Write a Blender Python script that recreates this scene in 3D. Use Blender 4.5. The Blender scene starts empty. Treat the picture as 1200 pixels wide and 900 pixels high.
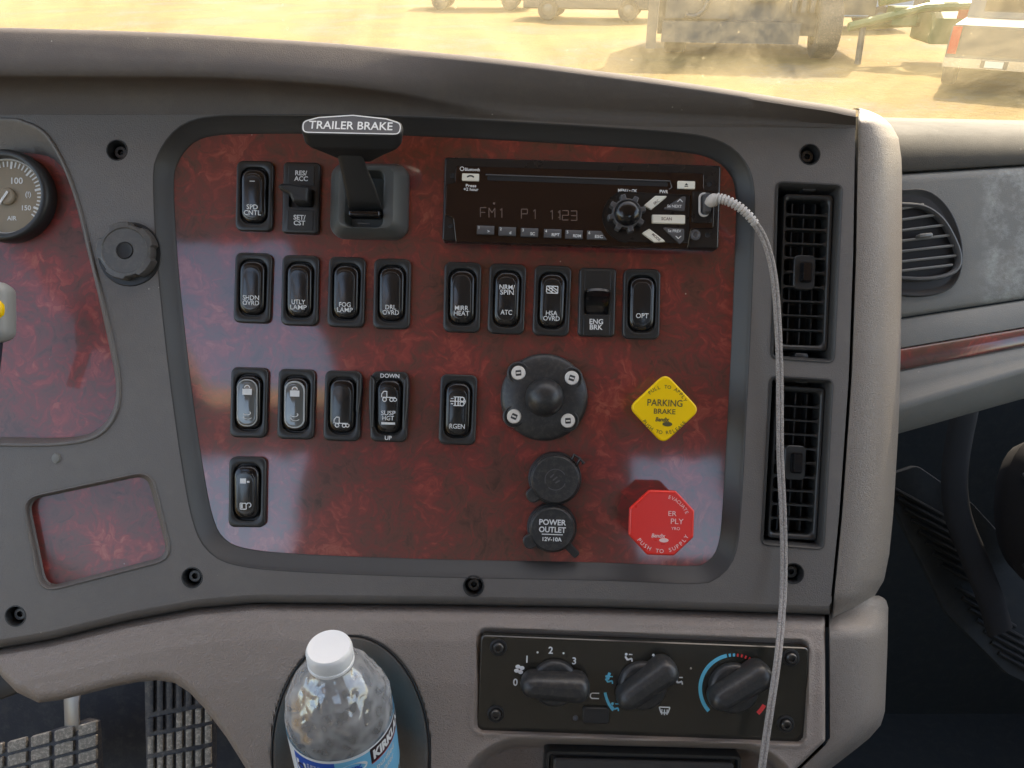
import bpy, bmesh, math, random
import numpy as np
from mathutils import Matrix, Vector
random.seed(3)
C = bpy.context.scene.collection

# ---------------------------------------------------------------- camera, world, sun, exposure
K = 0.00059          # metres per unit of the dash drawing
D = 904.0            # camera distance from the dash face, same units
A30 = math.radians(30)
MD = Matrix(((1, 0, 0, 0), (0, math.sin(A30), -math.cos(A30), 0), (0, math.cos(A30), math.sin(A30), 0), (0, 0, 0, 1)))
cam = bpy.data.objects.new('camera', bpy.data.cameras.new('camera')); C.objects.link(cam)
cam.matrix_world = MD @ Matrix.Translation((0, 0, D * K))
cam.data.sensor_width = 36; cam.data.lens = 36 * D / 1200
cam.data.clip_start = 0.01; cam.data.clip_end = 2000
bpy.context.scene.camera = cam
CAMZ = D * K * math.sin(A30); CAMY = -D * K * math.cos(A30)
GZ = CAMZ - 2.4      # outdoor ground

SUN_EL, SUN_AZ = math.radians(42), math.radians(28)     # azimuth from +Y towards +X
w = bpy.data.worlds.new('World'); bpy.context.scene.world = w; w.use_nodes = True
nt = w.node_tree; bg = nt.nodes['Background']
sky = nt.nodes.new('ShaderNodeTexSky'); sky.sky_type = 'NISHITA'; sky.sun_disc = False
sky.sun_elevation = SUN_EL; sky.sun_rotation = SUN_AZ; sky.dust_density = 2.0
nt.links.new(sky.outputs[0], bg.inputs[0]); bg.inputs[1].default_value = 0.15
sl = bpy.data.lights.new('sun', 'SUN'); sl.energy = 2.1; sl.angle = math.radians(0.6); sl.color = (1, .94, .84)
so = bpy.data.objects.new('sun', sl); C.objects.link(so)
sd = Vector((math.sin(SUN_AZ) * math.cos(SUN_EL), math.cos(SUN_AZ) * math.cos(SUN_EL), math.sin(SUN_EL)))
so.rotation_euler = sd.to_track_quat('Z', 'Y').to_euler(); so.location = (3, 6, 8)
vs = bpy.context.scene.view_settings
vs.view_transform = 'Standard'; vs.look = 'None'; vs.gamma = 1; vs.exposure = 2.2
vs.use_white_balance = True; vs.white_balance_temperature = 7900; vs.white_balance_tint = 12
cy = bpy.context.scene.cycles
cy.max_bounces = 8; cy.diffuse_bounces = 4; cy.transparent_max_bounces = 12; cy.caustics_reflective = False; cy.caustics_refractive = False
cy.use_denoising = True; cy.sample_clamp_indirect = 6

# ---------------------------------------------------------------- materials
def srgb(r, g, b):
    f = lambda c: (c / 255 / 12.92) if c / 255 <= .04045 else ((c / 255 + .055) / 1.055) ** 2.4
    return (f(r), f(g), f(b), 1)

def add_specks(n, l, tc, out, amt):
    v = n.new('ShaderNodeTexVoronoi'); v.inputs['Scale'].default_value = 150; l.new(tc.outputs['Object'], v.inputs['Vector'])
    k = n.new('ShaderNodeSeparateColor'); l.new(v.outputs['Color'], k.inputs[0])
    a = n.new('ShaderNodeMath'); a.operation = 'LESS_THAN'; l.new(k.outputs[0], a.inputs[0]); a.inputs[1].default_value = .05 * amt
    b = n.new('ShaderNodeMapRange'); b.inputs[1].default_value = .05; b.inputs[2].default_value = .09; b.inputs[3].default_value = .75; b.inputs[4].default_value = 0; l.new(v.outputs[0], b.inputs[0])
    c = n.new('ShaderNodeMath'); c.operation = 'MULTIPLY'; l.new(a.outputs[0], c.inputs[0]); l.new(b.outputs[0], c.inputs[1])
    m2 = n.new('ShaderNodeMix'); m2.data_type = 'RGBA'; m2.inputs[7].default_value = (.5, .47, .42, 1)
    l.new(c.outputs[0], m2.inputs[0]); l.new(out, m2.inputs[6]); return m2.outputs[2]

def mat(name, col, rough=.5, metal=0, var=.12, vscale=40, bump=0, bscale=900, coat=0, spec=.5, rvar=.08, emis=None, dust=0, dustcol=(.35, .31, .25, 1), bdetail=3, specks=0):
    m = bpy.data.materials.new(name); m.use_nodes = True
    n = m.node_tree.nodes; l = m.node_tree.links; p = n['Principled BSDF']
    if len(col) == 3: col = (*col, 1)
    tc = n.new('ShaderNodeTexCoord')
    nz = n.new('ShaderNodeTexNoise'); nz.inputs['Scale'].default_value = vscale; nz.inputs['Detail'].default_value = 5
    l.new(tc.outputs['Object'], nz.inputs['Vector'])
    mx = n.new('ShaderNodeMix'); mx.data_type = 'RGBA'
    mx.inputs[6].default_value = tuple(c * (1 - var) for c in col[:3]) + (1,)
    mx.inputs[7].default_value = tuple(min(1, c * (1 + var)) for c in col[:3]) + (1,)
    l.new(nz.outputs[0], mx.inputs[0]); out = mx.outputs[2]
    if dust:
        dn = n.new('ShaderNodeTexNoise'); dn.inputs['Scale'].default_value = vscale * 5; dn.inputs['Detail'].default_value = 9; dn.inputs['Roughness'].default_value = .75
        l.new(tc.outputs['Object'], dn.inputs['Vector'])
        rp = n.new('ShaderNodeMapRange'); rp.inputs[1].default_value = .48; rp.inputs[2].default_value = .75; rp.inputs[4].default_value = dust
        l.new(dn.outputs[0], rp.inputs[0])
        m2 = n.new('ShaderNodeMix'); m2.data_type = 'RGBA'; m2.inputs[7].default_value = dustcol
        l.new(rp.outputs[0], m2.inputs[0]); l.new(out, m2.inputs[6]); out = m2.outputs[2]
    if specks:
        out = add_specks(n, l, tc, out, specks)
    l.new(out, p.inputs['Base Color'])
    mr = n.new('ShaderNodeMapRange'); mr.inputs[3].default_value = max(0.02, rough - rvar); mr.inputs[4].default_value = rough + rvar
    l.new(nz.outputs[0], mr.inputs[0]); l.new(mr.outputs[0], p.inputs['Roughness'])
    p.inputs['Metallic'].default_value = metal; p.inputs['Specular IOR Level'].default_value = spec
    p.inputs['Coat Weight'].default_value = coat; p.inputs['Coat Roughness'].default_value = .05
    if bump:
        bn = n.new('ShaderNodeTexNoise'); bn.inputs['Scale'].default_value = bscale; bn.inputs['Detail'].default_value = bdetail
        l.new(tc.outputs['Object'], bn.inputs['Vector'])
        b = n.new('ShaderNodeBump'); b.inputs['Strength'].default_value = bump; b.inputs['Distance'].default_value = .0006
        l.new(bn.outputs[0], b.inputs['Height']); l.new(b.outputs[0], p.inputs['Normal'])
    if emis:
        p.inputs['Emission Color'].default_value = (*emis[:3], 1); p.inputs['Emission Strength'].default_value = emis[3]
    return m

M = {}
M['fascia'] = mat('fascia_plastic', (.142, .130, .121), .42, bump=.5, bscale=1300, dust=.10, vscale=9, specks=.35)
M['ring'] = mat('trim_ring_plastic', (.044, .043, .042), .42, bump=.2, bscale=1800)
M['cowl'] = mat('cowl_plastic', (.140, .124, .116), .68, bump=.5, bscale=1500, vscale=7, dust=.14, spec=.12, specks=.8)
M['panelgrey'] = mat('passenger_plastic', (.19, .195, .185), .5, bump=.4, bscale=1500, vscale=9, dust=.2, specks=.5)
M['residue'] = mat('passenger_plastic_residue', (.19, .195, .185), .5, bump=.4, bscale=1500, vscale=9, dust=.2, specks=.5)
def residue(m):
    n = m.node_tree.nodes; l = m.node_tree.links; p = n['Principled BSDF']; src = p.inputs['Base Color'].links[0].from_socket
    tc = n.new('ShaderNodeTexCoord'); sx = n.new('ShaderNodeSeparateXYZ')
    wn = n.new('ShaderNodeTexNoise'); wn.inputs['Scale'].default_value = 40; wn.inputs['Detail'].default_value = 6; l.new(tc.outputs['Object'], wn.inputs[0])
    wa = n.new('ShaderNodeVectorMath'); wa.operation = 'MULTIPLY_ADD'; wa.inputs[1].default_value = (.02, .02, 0); l.new(wn.outputs['Color'], wa.inputs[0]); l.new(tc.outputs['Object'], wa.inputs[2]); l.new(wa.outputs[0], sx.inputs[0])
    a = n.new('ShaderNodeMapRange'); a.inputs[1].default_value = .018; a.inputs[2].default_value = .028; l.new(sx.outputs[0], a.inputs[0])
    nz = n.new('ShaderNodeTexNoise'); nz.inputs['Scale'].default_value = 75; nz.inputs['Detail'].default_value = 10; nz.inputs['Roughness'].default_value = .75; l.new(tc.outputs['Object'], nz.inputs[0])
    b = n.new('ShaderNodeMapRange'); b.inputs[1].default_value = .46; b.inputs[2].default_value = .66; b.inputs[4].default_value = .55; l.new(nz.outputs[0], b.inputs[0])
    c = n.new('ShaderNodeMath'); c.operation = 'MULTIPLY'; l.new(a.outputs[0], c.inputs[0]); l.new(b.outputs[0], c.inputs[1])
    m2 = n.new('ShaderNodeMix'); m2.data_type = 'RGBA'; m2.inputs[7].default_value = (.46, .49, .47, 1); l.new(c.outputs[0], m2.inputs[0]); l.new(src, m2.inputs[6]); l.new(m2.outputs[2], p.inputs['Base Color'])
residue(M['residue'])
M['leverbase'] = mat('lever_base_plastic', (.085, .092, .09), .36, bump=.12, bscale=2500)
M['dial'] = mat('dial_plastic', (.085, .082, .078), .4, bump=.15, bscale=900, dust=.2, vscale=60)
M['black'] = mat('black_plastic', (.022, .023, .024), .42, bump=.1, bscale=1500)
M['bezel'] = mat('bezel_plastic', (.024, .025, .025), .32, bump=.12, bscale=2500)
M['gloss'] = mat('rocker_gloss', (.007, .007, .008), .2, bump=.03, bscale=900, spec=.6)
M['lens'] = mat('rocker_lens', (.016, .017, .018), .2, spec=.7)
M['deep'] = mat('deep_black', (.006, .006, .007), .6)
M['white'] = mat('white_print', (.72, .74, .74), .6, var=.05)
M['cream'] = mat('cream_key', (.78, .76, .66), .45, var=.05)
M['keygrey'] = mat('key_grey', (.085, .085, .09), .4)
M['knob'] = mat('knob_rubber', (.026, .027, .028), .38, bump=.15, bscale=700, dust=.15, vscale=60)
M['radio'] = mat('radio_plastic', (.018, .017, .017), .28, rvar=.03, bump=.05, bscale=1500, dust=0, vscale=60)
M['display'] = mat('radio_display', (.018, .011, .010), .06, rvar=.02, spec=.6)
M['segment'] = mat('dead_segment', (.14, .10, .085), .4)
M['plate'] = mat('climate_plate', (.020, .019, .015), .22, rvar=.03, spec=.8)
M['yellow'] = mat('yellow_plastic', (1.0, .62, .004), .42, var=.05, bump=.05)
M['red'] = mat('red_plastic', (.80, .030, .020), .30, var=.05, spec=.6)
M['darkprint'] = mat('dark_print', (.10, .085, .03), .6)
M['pinkprint'] = mat('worn_print', (.90, .62, .58), .6)
M['cyan'] = mat('cyan_print', (.10, .52, .72), .6)
M['redprint'] = mat('red_print', (.75, .05, .05), .6)
M['steel'] = mat('screw_steel', (.62, .60, .57), .32, metal=.9)
M['blacksteel'] = mat('black_screw', (.07, .068, .065), .35, metal=.6)
M['palescrew'] = mat('pale_screw', (.74, .71, .66), .45, var=.05)
M['cable'] = mat('cable_grey', (.56, .53, .50), .5, var=.1)
M['cablewhite'] = mat('cable_white', (.58, .56, .54), .4, var=.05)
M['cap'] = mat('bottle_cap_white', (.82, .84, .84), .4, var=.02)
M['mat'] = mat('footwell_dark', (.010, .016, .020), .75, bump=.4, bscale=120, vscale=12, dust=.05)
M['carpet'] = mat('footwell_navy', (.022, .027, .038), .8, bump=.5, bscale=500, dust=.12, vscale=12)
M['pedal'] = mat('pedal_rubber', (.040, .044, .055), .6, bump=.3, bscale=600, dust=.35, vscale=40)
M['pedaldust'] = mat('dusty_rubber', (.26, .24, .21), .8, bump=.5, bscale=800, dust=1, dustcol=(.82, .72, .60, 1), vscale=60)
M['strap'] = mat('pedal_arm', (.30, .28, .26), .4, metal=.3, dust=.5, vscale=40)
M['headliner'] = mat('headliner_tan', (.50, .35, .22), .85, bump=.3, bscale=200)  # tan picked so the unseen roof reflects warmly in the wood
M['shell'] = mat('cab_lining', (.20, .19, .18), .8, bump=.3, bscale=200)
M['gaugeface'] = mat('gauge_face', (.27, .22, .155), .6)
M['gaugeamber'] = mat('gauge_amber', (.55, .35, .14), .6)

def leather(name, col, bump=.6, sc=170):
    m = mat(name, col, .38, var=.07, vscale=8, dust=.10, rvar=.05)
    n = m.node_tree.nodes; l = m.node_tree.links; p = n['Principled BSDF']
    tc = n.new('ShaderNodeTexCoord')
    dn = n.new('ShaderNodeTexNoise'); dn.inputs['Scale'].default_value = sc * .7; l.new(tc.outputs['Object'], dn.inputs['Vector'])
    ad = n.new('ShaderNodeVectorMath'); ad.operation = 'MULTIPLY_ADD'; ad.inputs[1].default_value = (.008, .008, .008)
    l.new(dn.outputs['Color'], ad.inputs[0]); l.new(tc.outputs['Object'], ad.inputs[2])
    mp = n.new('ShaderNodeMapping'); mp.inputs['Rotation'].default_value = (0, 0, .9); mp.inputs['Scale'].default_value = (1, 2.3, 1)
    l.new(ad.outputs[0], mp.inputs[0])
    vo = n.new('ShaderNodeTexVoronoi'); vo.feature = 'DISTANCE_TO_EDGE'; vo.inputs['Scale'].default_value = sc; l.new(mp.outputs[0], vo.inputs['Vector'])
    mr = n.new('ShaderNodeMapRange'); mr.inputs[2].default_value = .22; l.new(vo.outputs[0], mr.inputs[0])
    nf = n.new('ShaderNodeTexNoise'); nf.inputs['Scale'].default_value = 1300; l.new(tc.outputs['Object'], nf.inputs['Vector'])
    mm = n.new('ShaderNodeMath'); mm.operation = 'MULTIPLY_ADD'; mm.inputs[1].default_value = .5; l.new(nf.outputs[0], mm.inputs[0]); l.new(mr.outputs[0], mm.inputs[2])
    b = n.new('ShaderNodeBump'); b.inputs['Strength'].default_value = bump; b.inputs['Distance'].default_value = .0005
    l.new(mm.outputs[0], b.inputs['Height']); l.new(b.outputs[0], p.inputs['Normal'])
    return m
M['console'] = leather('console_vinyl', (.275, .230, .200), .55, 380)
M['beige'] = leather('wing_vinyl', (.225, .195, .17), .4, 440)
M['cup'] = leather('cup_insert_vinyl', (.16, .140, .122), .25, 380)

def burl(name, tint=1.0, ior=1.75):
    m = bpy.data.materials.new(name); m.use_nodes = True
    n = m.node_tree.nodes; l = m.node_tree.links; p = n['Principled BSDF']
    tc = n.new('ShaderNodeTexCoord')
    # warp
    wn = n.new('ShaderNodeTexNoise'); wn.inputs['Scale'].default_value = 40; wn.inputs['Detail'].default_value = 3
    l.new(tc.outputs['Object'], wn.inputs['Vector'])
    ad = n.new('ShaderNodeVectorMath'); ad.operation = 'MULTIPLY_ADD'; ad.inputs[1].default_value = (.035, .035, .035)
    l.new(wn.outputs['Color'], ad.inputs[0]); l.new(tc.outputs['Object'], ad.inputs[2])
    def flecks(scale, k):
        vo = n.new('ShaderNodeTexVoronoi'); vo.inputs['Scale'].default_value = scale; l.new(ad.outputs[0], vo.inputs['Vector'])
        sp = n.new('ShaderNodeSeparateColor'); l.new(vo.outputs['Color'], sp.inputs[0])
        an = n.new('ShaderNodeMath'); an.operation = 'MULTIPLY'; an.inputs[1].default_value = 6.3; l.new(sp.outputs[0], an.inputs[0])
        rt = n.new('ShaderNodeVectorRotate'); rt.rotation_type = 'Z_AXIS'; l.new(ad.outputs[0], rt.inputs['Vector']); l.new(an.outputs[0], rt.inputs['Angle'])
        mp = n.new('ShaderNodeMapping'); mp.inputs['Scale'].default_value = (k, 5.0 * k, 1); l.new(rt.outputs[0], mp.inputs[0])
        ns = n.new('ShaderNodeTexNoise'); ns.inputs['Scale'].default_value = 60; ns.inputs['Detail'].default_value = 7; ns.inputs['Roughness'].default_value = .62; ns.inputs['Distortion'].default_value = .5
        l.new(mp.outputs[0], ns.inputs['Vector']); return ns.outputs[0]
    f1 = flecks(80, .70); f2 = flecks(44, .38)
    big = n.new('ShaderNodeTexNoise'); big.inputs['Scale'].default_value = 22; big.inputs['Detail'].default_value = 4; l.new(tc.outputs['Object'], big.inputs['Vector'])
    s = n.new('ShaderNodeMath'); s.operation = 'ADD'; l.new(f1, s.inputs[0]); l.new(f2, s.inputs[1])
    s2 = n.new('ShaderNodeMath'); s2.operation = 'MULTIPLY_ADD'; s2.inputs[1].default_value = 1.25; l.new(big.outputs[0], s2.inputs[0]); l.new(s.outputs[0], s2.inputs[2])
    dv = n.new('ShaderNodeMath'); dv.operation = 'DIVIDE'; dv.inputs[1].default_value = 3.25; l.new(s2.outputs[0], dv.inputs[0])
    cr = n.new('ShaderNodeValToRGB'); e = cr.color_ramp.elements
    cols = [(.38, (.055, .022, .017)), (.46, (.115, .036, .029)), (.515, (.165, .029, .026)), (.56, (.25, .036, .031)), (.63, (.36, .090, .062))]
    e[0].position = cols[0][0]; e[0].color = (*[c * tint for c in cols[0][1]], 1); e[1].position = cols[-1][0]; e[1].color = (*[c * tint for c in cols[-1][1]], 1)
    for pos, c in cols[1:-1]:
        q = e.new(pos); q.color = (*[x * tint for x in c], 1)
    l.new(dv.outputs[0], cr.inputs[0]); l.new(add_specks(n, l, tc, cr.outputs[0], .5), p.inputs['Base Color'])
    # dust film makes the gloss slightly uneven
    rn = n.new('ShaderNodeTexNoise'); rn.inputs['Scale'].default_value = 35; rn.inputs['Detail'].default_value = 8; l.new(tc.outputs['Object'], rn.inputs['Vector'])
    mr = n.new('ShaderNodeMapRange'); mr.inputs[3].default_value = .03; mr.inputs[4].default_value = .11; l.new(rn.outputs[0], mr.inputs[0])
    p.inputs['Roughness'].default_value = .4
    p.inputs['Coat Weight'].default_value = 1 if ior > 1.5 else .55; p.inputs['Coat IOR'].default_value = ior; l.new(mr.outputs[0], p.inputs['Coat Roughness'])
    b = n.new('ShaderNodeBump'); b.inputs['Strength'].default_value = .35; b.inputs['Distance'].default_value = .0006
    b2 = n.new('ShaderNodeTexNoise'); b2.inputs['Scale'].default_value = 17; l.new(tc.outputs['Object'], b2.inputs['Vector'])
    l.new(b2.outputs[0], b.inputs['Height']); l.new(b.outputs[0], p.inputs['Coat Normal'])
    return m
M['burl'] = burl('wood_burl'); M['burl2'] = burl('wood_burl_lighter', 1.25, 1.45)

# ---------------------------------------------------------------- geometry helpers (drawing units, scaled by K)
def rrect(w, h, r, n=5, cx=0, cy=0, rot=0):
    r = min(r, w / 2 - .01, h / 2 - .01); pts = []
    for sx, sy, a0 in ((1, 1, 0), (-1, 1, 90), (-1, -1, 180), (1, -1, 270)):
        for i in range(n + 1):
            a = math.radians(a0 + 90 * i / n)
            pts.append((sx * (w / 2 - r) + r * math.cos(a), sy * (h / 2 - r) + r * math.sin(a)))
    c, s = math.cos(rot), math.sin(rot)
    return [(cx + x * c - y * s, cy + x * s + y * c) for x, y in pts]
def circ(r, n=32, cx=0, cy=0, ph=0, ry=None):
    return [(cx + r * math.cos(ph + 2 * math.pi * i / n), cy + (ry or r) * math.sin(ph + 2 * math.pi * i / n)) for i in range(n)]
def rpoly(corners, r, n=5):
    out = []; N = len(corners)
    for i in range(N):
        p0, p1, p2 = [Vector(corners[(i + k) % N]) for k in (-1, 0, 1)]
        a = (p0 - p1).normalized(); b = (p2 - p1).normalized(); ang = a.angle(b)
        d = min(r / math.tan(ang / 2), (p0 - p1).length * .49, (p2 - p1).length * .49)
        q0 = p1 + a * d; q1 = p1 + b * d
        for k in range(n + 1):
            t = k / n
            out.append(tuple(q0 * (1 - t) ** 2 + p1 * 2 * t * (1 - t) + q1 * t * t))
    return out
def area2(p): return sum(p[i - 1][0] * p[i][1] - p[i][0] * p[i - 1][1] for i in range(len(p)))
def ccw(p): return list(p) if area2(p) > 0 else list(p)[::-1]
def smooth_closed(pts, m=8):
    out = []; N = len(pts)
    for i in range(N):
        p0, p1, p2, p3 = [np.array(pts[(i + k) % N], float) for k in (-1, 0, 1, 2)]
        for j in range(m):
            t = j / m
            out.append(tuple(.5 * (2 * p1 + (p2 - p0) * t + (2 * p0 - 5 * p1 + 4 * p2 - p3) * t * t + (3 * p1 - p0 - 3 * p2 + p3) * t ** 3)))
    return out
def resample(pts, N):
    P = np.array(list(pts) + [pts[0]], float); d = np.r_[0, np.cumsum(np.hypot(*np.diff(P, axis=0).T))]
    t = np.linspace(0, d[-1], N, endpoint=False)
    return [(float(np.interp(s, d, P[:, 0])), float(np.interp(s, d, P[:, 1]))) for s in t]
def offset(pts, o):
    P = np.array(pts, float); T = np.roll(P, -1, 0) - np.roll(P, 1, 0); T /= np.maximum(np.hypot(T[:, 0], T[:, 1]), 1e-9)[:, None]
    Nn = np.stack([T[:, 1], -T[:, 0]], 1)
    return [tuple(p) for p in P + Nn * o]
def cat(ctrl, m=8):
    """open Catmull-Rom through 3-D points"""
    P = [np.array(p, float) for p in ctrl]; P = [2 * P[0] - P[1]] + P + [2 * P[-1] - P[-2]]; out = []
    for i in range(1, len(P) - 2):
        p0, p1, p2, p3 = P[i - 1:i + 3]
        for j in range(m):
            t = j / m
            out.append(.5 * (2 * p1 + (p2 - p0) * t + (2 * p0 - 5 * p1 + 4 * p2 - p3) * t * t + (3 * p1 - p0 - 3 * p2 + p3) * t ** 3))
    out.append(P[-2]); return out
def ip(tab, x):
    return np.interp(x, [a for a, b in tab], [b for a, b in tab])
def sst(a, b, x):
    t = np.clip((np.asarray(x, float) - a) / (b - a), 0, 1); return t * t * (3 - 2 * t)

class MB:
    def __init__(s): s.v = []; s.f = []
    def add(s, v, f):
        o = len(s.v); s.v += [tuple(map(float, p)) for p in v]; s.f += [tuple(i + o for i in q) for q in f]; return s
    def stack(s, rings, cap0=False, cap1=True, closed=True):
        n = len(rings[0][0]); v = []; f = []
        for pts, z in rings:
            zz = z if hasattr(z, '__len__') else [z] * n
            v += [(p[0], p[1], q) for p, q in zip(pts, zz)]
        m = n if closed else n - 1
        for k in range(len(rings) - 1):
            for i in range(m):
                j = (i + 1) % n; f.append((k * n + i, k * n + j, (k + 1) * n + j, (k + 1) * n + i))
        if cap0: f.append(tuple(range(n))[::-1])
        if cap1: f.append(tuple((len(rings) - 1) * n + i for i in range(n)))
        return s.add(v, f)
    def grid(s, rows):
        n = len(rows[0]); v = [p for r in rows for p in r]; f = []
        for k in range(len(rows) - 1):
            for i in range(n - 1): f.append((k * n + i, k * n + i + 1, (k + 1) * n + i + 1, (k + 1) * n + i))
        return s.add(v, f)
    def tube(s, path, r, n=10, caps=True, flat=1.0):
        P = [Vector(p) for p in path]; rings = []; up = None
        for i, p in enumerate(P):
            t = (P[min(i + 1, len(P) - 1)] - P[max(i - 1, 0)]).normalized()
            if up is None: up = Vector((0, 0, 1)) if abs(t.z) < .9 else Vector((0, 1, 0))
            a = (up - t * up.dot(t)).normalized(); b = t.cross(a); up = a
            rr = r[i] if hasattr(r, '__len__') else r
            rings.append([p + (a * math.cos(2 * math.pi * k / n) * flat + b * math.sin(2 * math.pi * k / n)) * rr for k in range(n)])
        v = [q for R_ in rings for q in R_]; f = []
        for k in range(len(rings) - 1):
            for i in range(n): j = (i + 1) % n; f.append((k * n + i, k * n + j, (k + 1) * n + j, (k + 1) * n + i))
        if caps: f.append(tuple(range(n))[::-1]); f.append(tuple((len(rings) - 1) * n + i for i in range(n)))
        return s.add(v, f)
    def box(s, x0, x1, y0, y1, z0, z1):
        v = [(x, y, z) for z in (z0, z1) for y in (y0, y1) for x in (x0, x1)]
        return s.add(v, [(0, 2, 3, 1), (4, 5, 7, 6), (0, 1, 5, 4), (2, 6, 7, 3), (0, 4, 6, 2), (1, 3, 7, 5)])
    def prism(s, pts, z0, z1, bev=0):
        pts = ccw(pts)
        if bev: return s.stack([(pts, z0), (pts, z1 - bev), (offset(pts, -bev * .35), z1 - bev * .35), (offset(pts, -bev), z1)], True, True)
        return s.stack([(pts, z0), (pts, z1)], True, True)
    def lathe(s, prof, n=40, cap0=False, cap1=False):
        return s.stack([(circ(max(r, .001), n), z) for r, z in prof], cap0, cap1)
    def build(s, name, m, parent=None, ang=35, k=K, recalc=True, fast=False):
        me = bpy.data.meshes.new(name)
        if fast:
            me.from_pydata((np.array(s.v) * k).tolist(), [], s.f)
        else:
            me.from_pydata([(a * k, b * k, c * k) for a, b, c in s.v], [], s.f)
            bm = bmesh.new(); bm.from_mesh(me)
            if recalc: bmesh.ops.recalc_face_normals(bm, faces=bm.faces)
            bm.to_mesh(me); bm.free()
        me.polygons.foreach_set('use_smooth', [True] * len(me.polygons)); me.set_sharp_from_angle(angle=math.radians(ang))
        big = {ek for p_ in me.polygons if len(p_.vertices) > 8 and p_.area > 4e-5 for ek in p_.edge_keys}
        if big:
            for e_ in me.edges:
                if e_.key in big: e_.use_edge_sharp = True
        me.update()
        o = bpy.data.objects.new(name, me); C.objects.link(o); me.materials.append(m)
        if parent: o.parent = parent
        return o

def Wp(px, py, h=0):
    f = (D - h) / D; return ((px - 600) * f, (450 - py) * f, h)
ORI = {}
def tag(o, label=None, cat_=None, group=None, kind=None):
    if label: o['label'] = label
    if cat_: o['category'] = cat_
    if group: o['group'] = group
    if kind: o['kind'] = kind
    return o
def thing(name, label, cat_, px, py, h=0, rot=0, group=None):
    o = bpy.data.objects.new(name, None); C.objects.link(o); o.empty_display_size = .01
    p = Wp(px, py, h)
    o.matrix_world = MD @ Matrix.Translation((p[0] * K, p[1] * K, p[2] * K)) @ Matrix.Rotation(math.radians(rot), 4, 'Z')
    ORI[o.name] = (p, math.radians(rot)); return tag(o, label, cat_, group)
def L(t, px, py, h=0):
    """photo position on the plane h above the thing's base -> the thing's own coordinates"""
    p, r = ORI[t.name]; q = Wp(px, py, p[2] + h); x, y = q[0] - p[0], q[1] - p[1]
    c, s = math.cos(-r), math.sin(-r); return (x * c - y * s, x * s + y * c)
def copy_thing(src, label, px, py, h=0, rot=0):
    o = src.copy(); C.objects.link(o); o['label'] = label; p = Wp(px, py, h)
    o.matrix_world = MD @ Matrix.Translation((p[0] * K, p[1] * K, p[2] * K)) @ Matrix.Rotation(math.radians(rot), 4, 'Z')
    ORI[o.name] = (p, math.radians(rot))
    for ch in list(src.children):
        c = ch.copy(); C.objects.link(c); c.parent = o
        for g in ch.children:
            d = g.copy(); C.objects.link(d); d.parent = c
    return o

_tc = {}
def glyphs(s, bold=0.0):
    key = (s, bold)
    if key in _tc: return _tc[key]
    cu = bpy.data.curves.new('t', 'FONT'); cu.body = s; cu.align_x = 'CENTER'; cu.size = 1; cu.offset = bold; cu.resolution_u = 3
    o = bpy.data.objects.new('t', cu); C.objects.link(o)
    me = bpy.data.meshes.new_from_object(o.evaluated_get(bpy.context.evaluated_depsgraph_get()))
    v = [tuple(p.co) for p in me.vertices]; f = [tuple(p.vertices) for p in me.polygons]
    bpy.data.objects.remove(o); bpy.data.curves.remove(cu); bpy.data.meshes.remove(me)
    _tc[key] = (v, f); return v, f
_H = glyphs('H'); CAP = max(p[1] for p in _H[0])
def add_text(mb, s, cap, x, y, z=0, rot=0, width=None, bold=.012, shear=0, surf=None, fx=None):
    v, f = glyphs(s, bold)
    if not v: return
    sc = cap / CAP; xs = [p[0] for p in v]; w0 = (max(xs) - min(xs)) * sc; sx = sc * (width / w0 if width else 1); xm = (max(xs) + min(xs)) / 2
    c, sn = math.cos(rot), math.sin(rot); out = []
    for p in v:
        a = (p[0] - xm) * sx; b = (p[1] - CAP / 2) * sc; a += b * shear
        X, Y = x + a * c - b * sn, y + a * sn + b * c
        q = (X, Y, z if surf is None else surf(X, Y) + z)
        out.append(fx(*q) if fx else q)
    mb.add(out, f)
def text(parent, lines, m, name='lettering', **kw):
    mb = MB()
    for ln in lines: add_text(mb, *ln[:2], *ln[2:], **kw)
    return mb.build(name, m, parent, recalc=False)
def arc_text(mb, s, cap, R, a_mid, z, inward=False, spacing=1.0, bold=.012, cx=0, cy=0):
    """letters one by one round a circle; a_mid in degrees; inward=True reads along the bottom"""
    adv = cap * .98 * spacing; n = len(s)
    for i, ch in enumerate(s):
        if ch == ' ': continue
        d = (i - (n - 1) / 2) * adv / R
        a = math.radians(a_mid) + (d if inward else -d)
        add_text(mb, ch, cap, cx + R * math.cos(a), cy + R * math.sin(a), z, rot=(a + math.pi / 2) if inward else (a - math.pi / 2), bold=bold)
def bar(mb, x0, y0, x1, y1, w, z, t=.2):
    d = Vector((x1 - x0, y1 - y0)); nrm = Vector((-d.y, d.x)).normalized() * w / 2
    pts = [(x0 - nrm.x, y0 - nrm.y), (x1 - nrm.x, y1 - nrm.y), (x1 + nrm.x, y1 + nrm.y), (x0 + nrm.x, y0 + nrm.y)]
    mb.prism(pts, z, z + t)
def arcband(mb, cx, cy, R, w, a0, a1, z, t=.25, n=24):
    v0 = []; v1 = []
    for i in range(n + 1):
        a = math.radians(a0 + (a1 - a0) * i / n)
        v0.append((cx + (R - w / 2) * math.cos(a), cy + (R - w / 2) * math.sin(a), z + t)); v1.append((cx + (R + w / 2) * math.cos(a), cy + (R + w / 2) * math.sin(a), z + t))
    mb.grid([v0, v1])

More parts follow.
